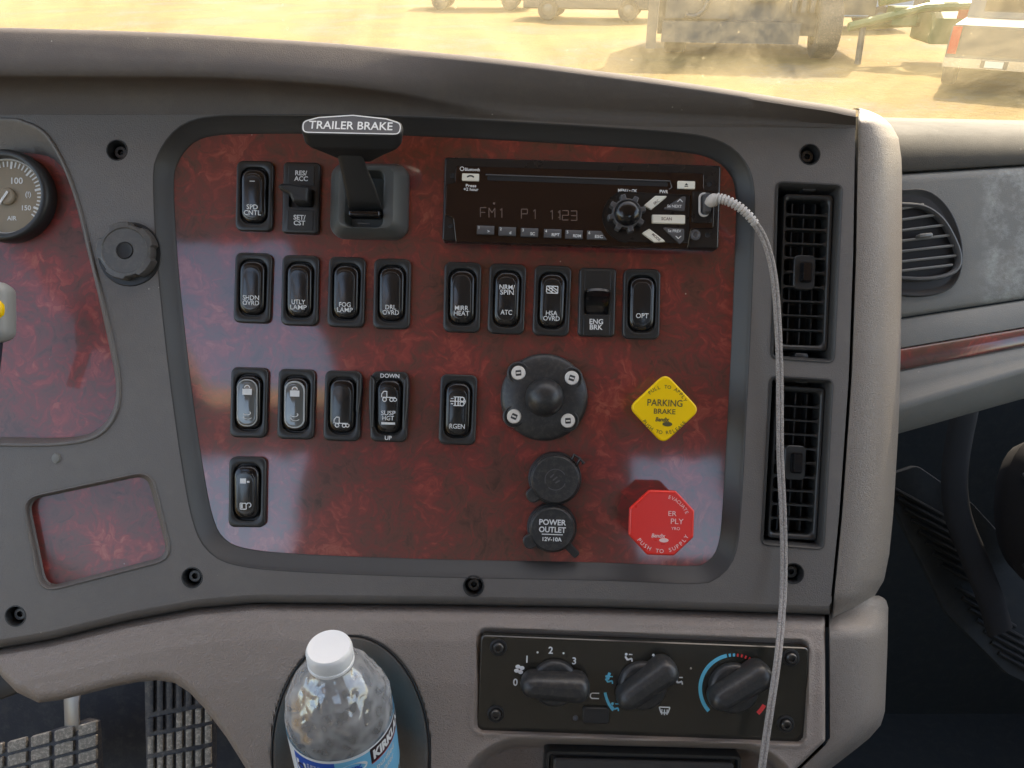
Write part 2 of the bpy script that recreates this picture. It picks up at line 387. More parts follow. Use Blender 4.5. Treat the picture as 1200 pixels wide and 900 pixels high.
def plate(name, outlines, z0, z1, bev, m, parent):
    cu = bpy.data.curves.new('p', 'CURVE'); cu.dimensions = '2D'; cu.fill_mode = 'BOTH'
    cu.extrude = (z1 - z0) / 2 - bev; cu.bevel_depth = bev; cu.bevel_resolution = 2; cu.offset = -bev
    for pts in outlines:
        sp = cu.splines.new('POLY'); sp.points.add(len(pts) - 1); sp.use_cyclic_u = True
        for p, q in zip(sp.points, pts): p.co = (q[0], q[1], 0, 1)
    o = bpy.data.objects.new('p', cu); C.objects.link(o)
    me = bpy.data.meshes.new_from_object(o.evaluated_get(bpy.context.evaluated_depsgraph_get()))
    bpy.data.objects.remove(o); bpy.data.curves.remove(cu)
    zc = (z0 + z1) / 2
    for v in me.vertices: v.co = (v.co.x * K, v.co.y * K, (v.co.z + zc) * K)
    me.materials.clear(); me.materials.append(m)
    for p in me.polygons: p.use_smooth = True
    me.set_sharp_from_angle(angle=math.radians(30))
    o = bpy.data.objects.new(name, me); C.objects.link(o)
    if parent: o.parent = parent
    return o

# ================================================================ CAB SHELL AND OUTDOORS
def wbox(name, m, x0, x1, y0, y1, z0, z1, parent=None):
    return MB().box(x0, x1, y0, y1, z0, z1).build(name, m, parent, k=1)
def ray(px, py):
    d = MD.to_3x3() @ Vector((px - 600, 450 - py, -D)); return Vector((0, CAMY, CAMZ)), d
def gp(px, py, z=None):
    o, d = ray(px, py); t = ((GZ if z is None else z) - o.z) / d.z; return o + d * t

# ground outside
gm = bpy.data.materials.new('dry_ground'); gm.use_nodes = True
n = gm.node_tree.nodes; l = gm.node_tree.links; p = n['Principled BSDF']; p.inputs['Roughness'].default_value = .95
tc = n.new('ShaderNodeTexCoord'); a = n.new('ShaderNodeTexNoise'); a.inputs['Scale'].default_value = .45; a.inputs['Detail'].default_value = 6
b = n.new('ShaderNodeTexNoise'); b.inputs['Scale'].default_value = 6; b.inputs['Detail'].default_value = 8; b.inputs['Roughness'].default_value = .7
l.new(tc.outputs['Object'], a.inputs[0]); l.new(tc.outputs['Object'], b.inputs[0])
s = n.new('ShaderNodeMath'); s.operation = 'MULTIPLY_ADD'; s.inputs[1].default_value = .6; l.new(b.outputs[0], s.inputs[0]); l.new(a.outputs[0], s.inputs[2])
cr = n.new('ShaderNodeValToRGB'); e = cr.color_ramp.elements
e[0].position = .62; e[0].color = (.15, .115, .065, 1); e[1].position = 1.0; e[1].color = (.225, .140, .026, 1)
q = e.new(.78); q.color = (.165, .100, .019, 1)
l.new(s.outputs[0], cr.inputs[0]); l.new(cr.outputs[0], p.inputs['Base Color'])
bp = n.new('ShaderNodeBump'); bp.inputs['Distance'].default_value = .06; bp.inputs['Strength'].default_value = .9; l.new(b.outputs[0], bp.inputs['Height']); l.new(bp.outputs[0], p.inputs['Normal'])
tag(MB().box(-400, 400, -400, 400, GZ - .5, GZ).build('ground', gm, k=1), kind='structure')

def wthing(name, label, cat_, loc, rz=0, group=None):
    o = bpy.data.objects.new(name, None); C.objects.link(o); o.location = loc; o.rotation_euler = (0, 0, rz); return tag(o, label, cat_, group)
mgrey = mat('machine_paint', (.12, .11, .10), .6, dust=.2, vscale=1.5)
mtrk = mat('truck_silver', (.13, .135, .13), .35, metal=.3, dust=.2, vscale=2)
mgreen = mat('lift_green', (.15, .19, .06), .5, dust=.2, vscale=2)
mtyre = mat('tyre', (.05, .048, .045), .8, dust=.5, vscale=6)
mglass = mat('dark_glass', (.02, .025, .03), .08)
mtail = mat('tail_lamp', (.6, .02, .015), .3)
mblue = mat('blue_paint', (.25, .38, .55), .4)
mdark = mat('dark_paint', (.07, .075, .08), .35, dust=.2, vscale=2)
def wheel(parent, x, y, r, wd, name='wheel'):
    mb = MB(); N = 24
    prof = [(r * .55, -wd / 2), (r * .92, -wd / 2), (r, -wd / 2 + .04), (r, wd / 2 - .04), (r * .92, wd / 2), (r * .55, wd / 2)]
    rings = [[(q, rr * math.cos(2 * math.pi * i / N), rr * math.sin(2 * math.pi * i / N)) for i in range(N)] for rr, q in prof]
    v = [(x + p[0], y + p[1], r + p[2]) for R_ in rings for p in R_]; f = []
    for k in range(len(rings) - 1):
        for i in range(N): j = (i + 1) % N; f.append((k * N + i, k * N + j, (k + 1) * N + j, (k + 1) * N + i))
    w_ = mb.add(v, f).build(name, mtyre, parent, k=1)
    hb = MB(); v = []; 
    for rr, q in ((r * .56, -wd * .3), (r * .2, -wd * .42), (r * .2, wd * .42), (r * .56, wd * .3)):
        v += [(x + q, y + rr * math.cos(2 * math.pi * i / N), r + rr * math.sin(2 * math.pi * i / N)) for i in range(N)]
    f = [(k * N + i, k * N + (i + 1) % N, (k + 1) * N + (i + 1) % N, (k + 1) * N + i) for k in range(3) for i in range(N)]
    f += [tuple(N + i for i in range(N)), tuple(2 * N + i for i in range(N))]
    hb.add(v, f).build('rim', mtrk, w_, k=1)
def rounded_body(x0, x1, prof):
    """side profile (y,z) loop extruded along x with small rounding"""
    mb = MB(); pr = ccw(prof); v = []; rings = []
    for x, o_ in ((x0, -.05), (x0 + .05, 0), (x1 - .05, 0), (x1, -.05)):
        rings.append([(x, q[0], q[1]) for q in offset(pr, o_)])
    n_ = len(pr); v = [p for r in rings for p in r]; f = [(k * n_ + i, k * n_ + (i + 1) % n_, (k + 1) * n_ + (i + 1) % n_, (k + 1) * n_ + i) for k in range(3) for i in range(n_)]
    f += [tuple(range(n_))[::-1], tuple(3 * n_ + i for i in range(n_))]
    return mb.add(v, f)
# pickup, rear end towards us
g = gp(1112, 46, GZ + .85)
pk = wthing('pickup_truck', 'dusty silver pickup truck parked with its tailgate and red tail lamp towards the windshield', 'pickup truck', (g.x, g.y, GZ), math.radians(-33)); pk.scale = (.84, .84, .84)
rounded_body(0, 1.95, [(0, .62), (2.2, .62), (2.2, 1.30), (0, 1.30)]).build('cargo_bed', mtrk, pk, k=1)
rounded_body(.03, 1.92, [(2.22, .55), (5.3, .55), (5.3, 1.15), (4.2, 1.25), (3.9, 1.30), (3.5, 1.85), (2.5, 1.88), (2.24, 1.35)]).build('cab', mtrk, pk, k=1)
wbox('tailgate', mdark, .22, 1.73, -.03, .0, .74, 1.26, pk); wbox('bed_opening', mdark, .12, 1.83, .12, 2.1, 1.27, 1.305, pk)
for x in (.03, 1.75): wbox('tail_lamp', mtail, x, x + .17, -.035, .06, .74, 1.27, pk)
bp_ = wbox('bumper', mat('chrome', (.6, .6, .6), .25, metal=.9), .02, 1.93, -.20, -.03, .50, .68, pk); wbox('plate_recess', mdark, .72, 1.22, -.21, -.2, .52, .67, pk)
wbox('number_plate', M['cream'], .80, 1.14, -.225, -.212, .535, .66, pk)
wbox('rear_window', mglass, .35, 1.6, 2.27, 2.36, 1.42, 1.78, pk)
for x, y in ((.12, .95), (1.83, .95), (.12, 4.4), (1.83, 4.4)): wheel(pk, x, y, .40, .27)
# big pale equipment truck
g = gp(768, 64)
eq = wthing('equipment_truck', 'big pale dusty equipment truck with an upright slatted side, hose loop and square openings', 'truck', (g.x, g.y, GZ), math.radians(-9))
wbox('body', mgrey, 0, 3.9, .1, 3.2, .45, 3.0, eq); wbox('left_post', mgrey, -.25, -.02, -.15, .25, .15, 3.0, eq)
wbox('bumper', mgrey, .1, 3.2, -.2, .1, .30, .75, eq)
wbox('front_panel', mgrey, .15, 1.6, -.06, .1, .8, 1.75, eq); wbox('window_opening', mat('opening_shade', (.10, .085, .06), .8), 2.05, 2.75, -.01, .1, 1.15, 3.0, eq)
for k_ in range(6): wbox('slat', mgrey, 2.95 + k_ * .2, 3.05 + k_ * .2, -.12, .1, .95, 3.0, eq)
hs = MB(); hs.tube([(.75 + .33 * math.cos(a_), -.15, 1.25 + .4 * math.sin(a_)) for a_ in np.linspace(-2.0, 2 * math.pi - 4.4, 26)], .06, 8); hs.build('hose', mdark, eq, k=1)
for x, y in ((3.75, -.1), (.45, .6)): wheel(eq, x, y, .62 if x > 3 else .5, .5)
wbox('cab_side', mgrey, 4.0, 4.8, .1, 3.0, .9, 3.0, eq)
# green trailer frame
g = gp(1003, 75)
tr = wthing('boom_trailer', 'green towable boom trailer with a pointed drawbar and a small red lamp', 'trailer', (g.x, g.y, GZ), math.radians(-6))
mb = MB(); mb.tube([(-.3, 0, .75), (1.1, -.25, 1.15), (2.6, -.2, 1.2)], .09, 8); mb.build('drawbar', mgreen, tr, k=1)
MB().tube([(-.3, 0, .75), (1.1, .5, .8), (3.4, .5, .85)], .09, 8).build('drawbar', mgreen, tr, k=1)
MB().tube([(-.02, 0, .85), (.03, -.02, 0.0)], .07, 8).build('jack_leg', mgrey, tr, k=1)
rounded_body(1.3, 3.6, [(-.3, .45), (.9, .45), (.9, 1.0), (.4, 1.3), (-.3, .95)]).build('chassis', mgreen, tr, k=1)
MB().tube([(.3, .3, 1.25), (1.6, .2, 1.5), (2.0, .2, 1.95), (4.2, .2, 2.0)], .13, 8).build('boom', mgreen, tr, k=1)
wbox('tool_box', mgreen, .5, 1.0, -.2, .3, .8, 1.15, tr); wbox('marker_lamp', mtail, 1.75, 2.1, -.34, -.3, .95, 1.12, tr)
wheel(tr, 2.9, .3, .33, .22)
# cars further off
def small_car(px, py, m_, label, rz, s=1.0):
    g = gp(px, py); c = wthing('parked_car', label, 'car', (g.x, g.y, GZ), rz, 'vehicles parked across the yard')
    rounded_body(-.9, .9, [(-2.2, .35), (2.2, .35), (2.2, .85), (1.2, 1.0), (.7, 1.45), (-1.2, 1.5), (-2.0, 1.0), (-2.25, .9)]).build('body', m_, c, k=1)
    wbox('side_glass', mglass, -.93, .93, -1.2, .7, 1.03, 1.36, c)
    for x, y in ((-.85, -1.35), (.85, -1.35), (-.85, 1.35), (.85, 1.35)): wheel(c, x, y, .34, .24)
    return c
small_car(692, 22, mdark, 'dark car left of the pale equipment truck, tyres just in view', math.radians(78))
small_car(560, 10, mdark, 'dark car farthest left across the yard, cut by the top edge', math.radians(86))
small_car(965, 32, mblue, 'pale blue car between the equipment truck and the green trailer', math.radians(84))
small_car(1100, 22, mgrey, 'greyish car behind the green trailer frame', math.radians(70))

# windshield with dust
wg = bpy.data.materials.new('dusty_glass'); wg.use_nodes = True
n = wg.node_tree.nodes; l = wg.node_tree.links; n.remove(n['Principled BSDF']); out = n['Material Output']
tr_ = n.new('ShaderNodeBsdfTransparent'); tr_.inputs[0].default_value = (.93, .95, .93, 1)
dd = n.new('ShaderNodeBsdfDiffuse'); dd.inputs[0].default_value = (.60, .53, .36, 1); tl = n.new('ShaderNodeBsdfTranslucent'); tl.inputs[0].default_value = (.68, .58, .36, 1)
m1 = n.new('ShaderNodeMixShader'); m1.inputs[0].default_value = .65; l.new(dd.outputs[0], m1.inputs[1]); l.new(tl.outputs[0], m1.inputs[2])
tc = n.new('ShaderNodeTexCoord')
nz = n.new('ShaderNodeTexNoise'); nz.inputs['Scale'].default_value = 7; nz.inputs['Detail'].default_value = 8; nz.inputs['Roughness'].default_value = .7; nz.inputs['Distortion'].default_value = 1.2; l.new(tc.outputs['Object'], nz.inputs[0])
vo = n.new('ShaderNodeTexVoronoi'); vo.inputs['Scale'].default_value = 170; mpw = n.new('ShaderNodeMapping'); mpw.inputs['Scale'].default_value = (1, 1, .55); mpw.inputs['Rotation'].default_value = (0, .5, 0); l.new(tc.outputs['Object'], mpw.inputs[0]); l.new(mpw.outputs[0], vo.inputs['Vector'])
sp = n.new('ShaderNodeMapRange'); sp.inputs[1].default_value = .04; sp.inputs[2].default_value = .16; sp.inputs[3].default_value = .32; sp.inputs[4].default_value = 0; l.new(vo.outputs[0], sp.inputs[0])
n2 = n.new('ShaderNodeTexNoise'); n2.inputs['Scale'].default_value = 45; n2.inputs['Detail'].default_value = 2; l.new(tc.outputs['Object'], n2.inputs[0])
g2 = n.new('ShaderNodeMapRange'); g2.inputs[1].default_value = .52; g2.inputs[2].default_value = .62; l.new(n2.outputs[0], g2.inputs[0])
sp2 = n.new('ShaderNodeMath'); sp2.operation = 'MULTIPLY'; l.new(sp.outputs[0], sp2.inputs[0]); l.new(g2.outputs[0], sp2.inputs[1])
mr = n.new('ShaderNodeMapRange'); mr.inputs[1].default_value = .35; mr.inputs[2].default_value = .7; mr.inputs[3].default_value = .06; mr.inputs[4].default_value = .30; l.new(nz.outputs[0], mr.inputs[0])
ad = n.new('ShaderNodeMath'); ad.operation = 'ADD'; ad.use_clamp = True; l.new(mr.outputs[0], ad.inputs[0]); l.new(sp2.outputs[0], ad.inputs[1])
m2 = n.new('ShaderNodeMixShader'); l.new(ad.outputs[0], m2.inputs[0]); l.new(tr_.outputs[0], m2.inputs[1]); l.new(m1.outputs[0], m2.inputs[2]); l.new(m2.outputs[0], out.inputs[0])
# sheet leaning back over the dash, 5 mm thick
wy0, wz0, wy1, wz1 = .36, .02, -.12, .82
mb = MB(); rows = []
for t_ in np.linspace(0, 1, 5):
    rows.append([(x, wy0 + (wy1 - wy0) * t_ - .10 * (x / 1.1) ** 2, wz0 + (wz1 - wz0) * t_) for x in np.linspace(-1.08, 1.08, 13)])
ws = mb.grid(rows).build('windshield', wg, None, k=1)
tag(ws, 'dusty sun-glared windshield glass above the dashboard with the yard seen through it', 'windshield')

# cab shell (roof, back, doors, floor, firewall) with openings placed for light and reflections
def shell(name, *a, m=None): return tag(wbox(name, m or M['shell'], *a), kind='structure')
shell('cab_floor', -1.1, 1.1, -2.0, .80, -1.02, -.95, m=M['mat'])
shell('firewall', -1.1, 1.1, .45, .50, -.95, .02, m=M['mat'])
# roof panels leave an added opening that reflects in the wood panel
shell('cab_roof', -.50, 1.12, -2.0, -.14, .86, .92, m=M['headliner'])
shell('cab_roof', -1.12, -.502, -.86, -.14, .86, .92, m=M['headliner'])
shell('cab_roof', -1.12, -.502, -2.0, -1.62, .86, .92, m=M['headliner'])
shell('cab_roof', -1.12, -.93, -1.618, -.862, .86, .92, m=M['headliner'])
# passenger side: door with a window, rear quarter panel; driver's side: gap left to let outdoor light in
shell('cab_side_wall', 1.1, 1.16, -1.0, .5, -.95, -.10)
shell('cab_side_wall', 1.1, 1.16, -2.0, -1.002, -.95, .86)
shell('cab_side_wall', -1.16, -1.1, -2.0, -1.10, -.95, .30)
shell('cab_side_wall', -1.16, -1.1, -.20, .5, -.95, .10)
shell('cab_rear_wall', -1.1, 1.1, -2.06, -2.0, -.95, .50)
shell('cab_rear_wall', -.72, .42, -2.06, -2.0, .502, .86)  # gaps either side invented so bright sky reflects in the wood panel
shell('cab_rear_wall', .74, 1.1, -2.06, -2.0, .502, .86)

# ================================================================ DASHBOARD
FH = 16.0
dash = thing('dashboard', 'grey truck dashboard with red wood burl panels and vinyl lower console around all the switches', 'dashboard', 600, 450)
BURL = [(204, 215), (209, 190), (226, 168), (252, 159), (300, 157), (400, 157), (500, 160), (600, 165), (700, 171), (785, 177), (828, 184), (852, 200), (862, 228), (861, 300), (857, 400), (852, 500), (847, 590), (842, 637), (830, 657), (808, 663), (700, 659), (500, 655), (350, 649), (286, 642), (262, 630), (250, 607), (240, 560), (228, 480), (218, 400), (208, 300)]
def real(pts, h): return [Wp(x, y, h)[:2] for x, y in pts]
NB = 260
b0 = resample(ccw(real(smooth_closed(BURL, 6), 0)), NB)
ringo = offset(b0, 17)
GO = [(-150, 139), (0, 138), (30, 142), (55, 156), (76, 190), (93, 235), (107, 290), (122, 350), (136, 410), (142, 450), (139, 482), (124, 506), (100, 518), (60, 523), (0, 523), (-150, 521)]
GI = [(-146, 178), (0, 178), (40, 180), (62, 186), (78, 205), (90, 243), (102, 292), (116, 350), (129, 410), (136, 450), (133, 478), (119, 500), (97, 510), (60, 513), (0, 512), (-146, 510)]
go = resample(ccw(real(smooth_closed(GO, 6), FH)), 200); gi = resample(ccw(real(smooth_closed(GI, 6), 0)), 200)
# align start points
def align(a, ref):
    k_ = min(range(len(a)), key=lambda i: (a[i][0] - ref[0][0]) ** 2 + (a[i][1] - ref[0][1]) ** 2); return a[k_:] + a[:k_]
gi = align(gi, go)
PO = rpoly([(25, 583), (178, 550), (204, 656), (47, 696)], 22); PI_ = rpoly([(34, 586), (172, 557), (197, 651), (55, 688)], 16)
po = ccw(real(PO, FH)); pin = ccw(real(PI_, 6))
V1 = rpoly([(909, 212), (988, 216), (978, 426), (903, 421)], 9); V2 = rpoly([(902, 440), (977, 444), (966, 645), (891, 639)], 9)
v1 = ccw(real(V1, FH)); v2 = ccw(real(V2, FH))
SCREWS = [(137, 176), (949, 181), (225, 677), (555, 687), (18, 722), (930, 672)]
FB = [(-80, 762), (0, 750), (60, 740), (150, 718), (230, 703), (300, 697), (500, 699), (700, 702), (975, 711), (1100, 714)]
FT = [(-80, 134), (450, 134), (600, 140), (750, 148), (1010, 150)]
fxs = np.linspace(-80, 968, 60)
def xs_seam(y): return ip([(100, 1007), (125, 1006), (300, 1003), (440, 998), (600, 987), (722, 975)], y)
fo = [(x, float(ip(FB, x))) for x in fxs] + [(972, 710), (975, 704)] + [(float(xs_seam(y)) - 3.2, y) for y in np.linspace(698, 150, 30)] + [(x, float(ip(FT, x))) for x in np.linspace(990, -80, 60)]
fo = ccw(real(fo, FH))
holes = [ringo, go, po, v1, v2] + [[Wp(x + 12 * math.cos(a_), y + 12 * math.sin(a_), FH)[:2] for a_ in np.linspace(0, 2 * math.pi, 28, endpoint=False)] for x, y in SCREWS]
plate('fascia', [fo] + [h[::-1] for h in holes], FH - 5, FH, .5, M['fascia'], dash)
# burl opening ring + burl sheet
MB().stack([(offset(b0, 17.8), FH - .6), (offset(b0, 17.4), FH + .1), (offset(b0, 16.6), FH + .1), (offset(b0, 15.6), FH - 1.2), (offset(b0, 13), FH - 5), (offset(b0, 3), 3.2), (offset(b0, .6), 1.2), (offset(b0, 0), .4), (offset(b0, 0), -4)], cap1=False).build('trim_ring', M['ring'], dash, ang=60)
MB().prism(offset(b0, 1.5), -6, 0).build('wood_panel', M['burl'], dash)
def lerp2(a, b, t): return [(p[0] + (q[0] - p[0]) * t, p[1] + (q[1] - p[1]) * t) for p, q in zip(a, b)]
MB().stack([(offset(go, .3), FH - .5), (go, FH + 1.2), (offset(go, -1.2), FH + 2.2), (offset(go, -2.8), FH + 2.0), (lerp2(offset(go, -4), gi, .05), FH), (lerp2(go, gi, .7), 6), (gi, .4), (gi, -4)], cap1=False).build('trim_ring', M['fascia'], dash, ang=60)
MB().prism(offset(gi, 2), -6, -.2).build('wood_panel', M['burl2'], dash)
MB().stack([(offset(po, .3), FH - .6), (offset(po, -.2), FH + 1), (offset(po, -1.4), FH + 1.6), (offset(po, -2.6), FH + .4), (offset(pin, 2), 7), (pin, 5.6), (pin, 2)], cap1=False).build('trim_ring', M['fascia'], dash, ang=60)
MB().prism(offset(pin, 1.5), 0, 5.2, .5).build('wood_panel', M['burl2'], dash)
for vv, nm in ((v1, 'vent_recess'), (v2, 'vent_recess')):
    MB().stack([(offset(vv, .4), FH - 1), (offset(vv, 0), FH + .9), (offset(vv, -1.5), FH + 1.1), (offset(vv, -3), FH - .6), (offset(vv, -5), FH - 5), (offset(vv, -6), -10), (offset(vv, -7), -38)], cap1=True).build(nm, M['ring'], dash, ang=50)
# recessed screws
for x, y in SCREWS:
    q = Wp(x, y, FH); cx, cy = q[0], q[1]
    c_ = lambda r, z: (circ(r, 28, cx, cy), z)
    sr = MB().stack([c_(12.6, FH - .6), c_(12.2, FH + .5), c_(11.2, FH + .5), c_(10.2, FH - 1.5), c_(9.6, 3), c_(9, 2)], cap1=True).build('screw_well', M['black'], dash, ang=50)
    MB().stack([c_(7.4, 2), c_(7.6, 6.5), c_(6.4, 8), (circ(3.4, 28, cx, cy), 8)], cap1=False).build('screw', M['blacksteel'], sr)
    MB().stack([(circ(3.5, 6, cx, cy), 8), (circ(3.2, 6, cx, cy), 4)], cap1=True).build('hex_socket', M['deep'], sr)
q = Wp(66, 537, FH); MB().stack([(circ(5, 16, q[0], q[1], ry=6), FH), (circ(4.4, 16, q[0], q[1], ry=5.4), FH + 2), (circ(2, 16, q[0], q[1]), FH + 2.6)], cap1=True).build('clip', M['panelgrey'], dash)

# cowl above
back = np.array([0, .087, -.996])
RIM = [(-80, 31), (0, 32), (200, 38), (400, 51), (600, 70), (800, 96), (900, 112), (985, 125), (1010, 129)]
LIP = [(-80, 87), (250, 88), (330, 93), (420, 99), (500, 112), (570, 127), (700, 134), (850, 140), (1010, 146)]
rows = [[] for _ in range(19)]
def smo(tab, x):
    return float(np.mean(ip(tab, np.clip(x + np.linspace(-70, 70, 29), -80, 1010)))) if x < 940 else float(ip(tab, x)) * sst(940, 1000, x) + float(np.mean(ip(tab, np.clip(x + np.linspace(-70, 70, 29), -80, 1010)))) * (1 - sst(940, 1000, x))
for x in np.linspace(-80, 1004.3, 110):
    ft = ip(FT, x); s = 1 - sst(380, 640, x); yr = smo(RIM, x); yl = smo(LIP, x)
    hr = smo([(-80, 69), (0, 68), (600, 58), (1010, 42)], x); hl = 19 + s * 56; e_ = sst(960, 1003, x) * 5
    rim = np.array(Wp(x, yr, hr - 10)); mid = lambda a: yr + (yl - yr) * a
    hm = lambda a: hr + (hl - hr) * a + math.sin(math.pi * a) * 7
    R_ = [rim + back * 420, rim + back * 60 + (0, 2, 0), rim + back * 22 + (0, 1.5, 0), rim + back * 7, rim,
          *[np.array(Wp(x, yr + 9 * (1 - math.cos(th)), hr - 10 + 12 * math.sin(th))) for th in (.22, .45, .7, .95, 1.2, 1.45)], np.array(Wp(x, mid(.62), hm(.62))), np.array(Wp(x, mid(.85), hm(.85) + .5 * s)),
          np.array(Wp(x, yl, hl)), np.array(Wp(x, yl + 2.5, hl - 3.5 * s)), np.array(Wp(x, yl + 5, hl - 13 * s - .5)),
          np.array(Wp(x, min(yl + 14, ft - 2), 17 + (hl - 17) * .25)), np.array(Wp(x, max(min(yl + 30, ft - 1), min(yl + 14.5, ft - 1)), 16.3)), np.array(Wp(x, ft + 1.5, 15.7))]
    for r_, p_ in zip(rows, R_):
        p_ = p_.copy(); p_[2] -= e_ * .6; r_.append(tuple(p_))
MB().grid(rows).build('cowl', M['cowl'], dash, ang=80)

# fascia lower roll
rows = [[] for _ in range(7)]
for x in np.linspace(-80, 972, 90):
    y = float(ip(FB, x))
    for r_, (dy, h) in zip(rows, ((-1.5, FH - .4), (1, FH - .5), (4, FH - 3), (7, 7), (9, -3), (10, -14), (10, -60))): r_.append(Wp(x, y + dy, h))
MB().grid(rows).build('fascia_roll', M['fascia'], dash, ang=80)

# lower console (height field following its own outline)
YB = [(-80, 770), (-10, 772), (2, 792), (20, 810), (45, 822), (70, 819), (100, 812), (130, 804), (160, 798), (185, 795.5), (205, 799), (222, 810), (240, 829), (265, 862), (290, 902), (310, 940), (325, 985), (1030, 985)]
def sd_rr(px, py, cx, cy, w_, h_, r, rot):
    c, s = math.cos(rot), math.sin(rot); x = (px - cx) * c + (py - cy) * s; y = -(px - cx) * s + (py - cy) * c
    qx = np.abs(x) - w_ / 2 + r; qy = np.abs(y) - h_ / 2 + r
    return np.hypot(np.maximum(qx, 0), np.maximum(qy, 0)) + np.minimum(np.maximum(qx, qy), 0) - r
def console_h(px, py):
    d = py - ip(FB, px)
    h = np.interp(d, [8, 10, 13, 18, 28, 52, 102, 192, 292], [-22, -8, 2, 11, 19, 27, 34, 40, 44])
    s = sd_rr(px, py, 752, 804, 386, 120, 10, math.radians(2.1)); h = h + 1.6 * np.exp(-((s - 3) / 3.5) ** 2) - 8 * sst(2.5, -3, s)
    s = sd_rr(px, py, 738, 945, 400, 150, 75, math.radians(1.5)); h = h + 1.0 * np.exp(-((s - 3) / 4) ** 2) - 50 * sst(3, -10, s)
    el = np.hypot((px - 411) / 94, (py - 884) / 141); h = h - 40 * sst(.998, .95, el)
    return h
def xe_(y): return ip([(700, 967), (868, 967), (900, 934), (940, 892), (1000, 830)], y)
xs = np.linspace(-80, 968, 420); ts = np.linspace(0, 1, 150); rows = []
X, T = np.meshgrid(xs, ts); Y0 = ip(FB, X) + 8; Y1 = ip(YB, X); Y = Y0 + (Y1 - Y0) * T
Hh = console_h(X, Y)
e_ = np.clip((Y1 - Y) / 12, 0, 1); Hh = Hh - np.where(Y1 < 984, 10 * (1 - np.sqrt(np.maximum(0, 1 - (1 - e_) ** 2))), 0)
XE = xe_(Y); Xc = np.minimum(X, XE); er = np.clip((XE - X) / 5, 0, 1); Hh = Hh - 5 * (1 - np.sqrt(np.maximum(0, 1 - (1 - er) ** 2))) - np.where(X > XE, np.minimum((X - XE) * 3, 25), 0)
f_ = (D - Hh) / D; PX = (Xc - 600) * f_; PY = (450 - Y) * f_
rows = [list(zip(PX[i], PY[i], Hh[i])) for i in range(len(ts))]
for dy, dh in ((1.5, -4), (1, -12), (-2, -45)):
    rows.append([Wp(x, min(y + dy, 990), h + dh) for x, y, h in zip(Xc[-1], Y1[-1], Hh[-1])])
MB().grid(rows).build('lower_console', M['console'], dash, ang=60, fast=True)
# cup holder insert
def ell(k_): return [(411 + 93 * k_ * math.cos(a_), 884 + 140 * k_ * math.sin(a_)) for a_ in np.linspace(0, 2 * math.pi, 72, endpoint=False)]
rg = []
for k_, dh in ((.99, -12), (.988, -1.5), (.97, 0), (.93, -2), (.85, -9), (.72, -22), (.55, -34), (.35, -40), (.1, -42)):
    pts = ell(k_); hb = float(console_h(np.array(900.), np.array(800.))) * 0
    zz = [float(np.interp(y - ip(FB, x), [18, 52, 102, 192, 292], [11, 27, 34, 40, 44])) + dh for x, y in pts]
    rg.append(([Wp(x, y, z)[:2] for (x, y), z in zip(pts, zz)], zz))
MB().stack(rg, cap1=True).build('cup_holder', M['cup'], dash, ang=60)

gpth = []
for x, y in ell(.996): z = float(np.interp(y - ip(FB, x), [18, 52, 102, 192, 292], [11, 27, 34, 40, 44])); gpth.append(Wp(x, y, z - .3))
MB().tube(gpth + [gpth[0]], 1.25, 6, caps=False).build('gap_line', M['deep'], dash)  # black tube drawn for the dark gap round the insert
# right-hand wing (upper)
XR = [(127, 1009), (131, 1022), (137, 1034), (147, 1045), (162, 1053), (190, 1057), (300, 1057), (400, 1056), (500, 1053), (600, 1047), (650, 1042), (680, 1036), (700, 1024), (714, 1004), (722, 984), (725, 977)]
rows = []
ys = np.concatenate([np.linspace(127, 162, 12), np.linspace(170, 640, 30), np.linspace(650, 725, 18)])
for y in ys:
    xl = float(xs_seam(y)); xr = float(ip(XR, y)); hb = 17 - 30 * (1 - sst(127, 152, y)) ** 2 - 14 * sst(695, 726, y) + 16 * (1 - sst(120, 150, y))
    r_ = [Wp(xl, y, hb - 3), Wp(xl + .8, y, hb - .8)]
    for t in np.linspace(0.05, 1, 16):
        a_ = t * math.pi / 2; r_.append(Wp(xl + (xr - xl) * math.sin(a_) ** .9, y, hb + 1.5 * math.sin(math.pi * t) - 95 * (1 - math.cos(a_)) ** 1.25))
    r_.append(Wp(xr - 3, y, hb - 190)); r_.append(Wp(xr - 10, y, hb - 330)); rows.append(r_)
wall_ = []
for y in ys[ys > 134]:
    hb = 17 - 30 * (1 - sst(127, 152, y)) ** 2 - 14 * sst(695, 726, y) + 16 * (1 - sst(120, 150, y)); xl = float(xs_seam(y))
    wall_.append([Wp(xl - 5, y, hb - 160), Wp(xl - 1, y, hb - 9), Wp(xl + .3, y, hb - 2.8)])
MB().grid(wall_).build('dark_seam_wall', M['deep'], dash)  # wing's inner wall coloured black so the sunlit gap reads dark
MB().grid(rows).build('side_wing', M['beige'], dash, ang=80)
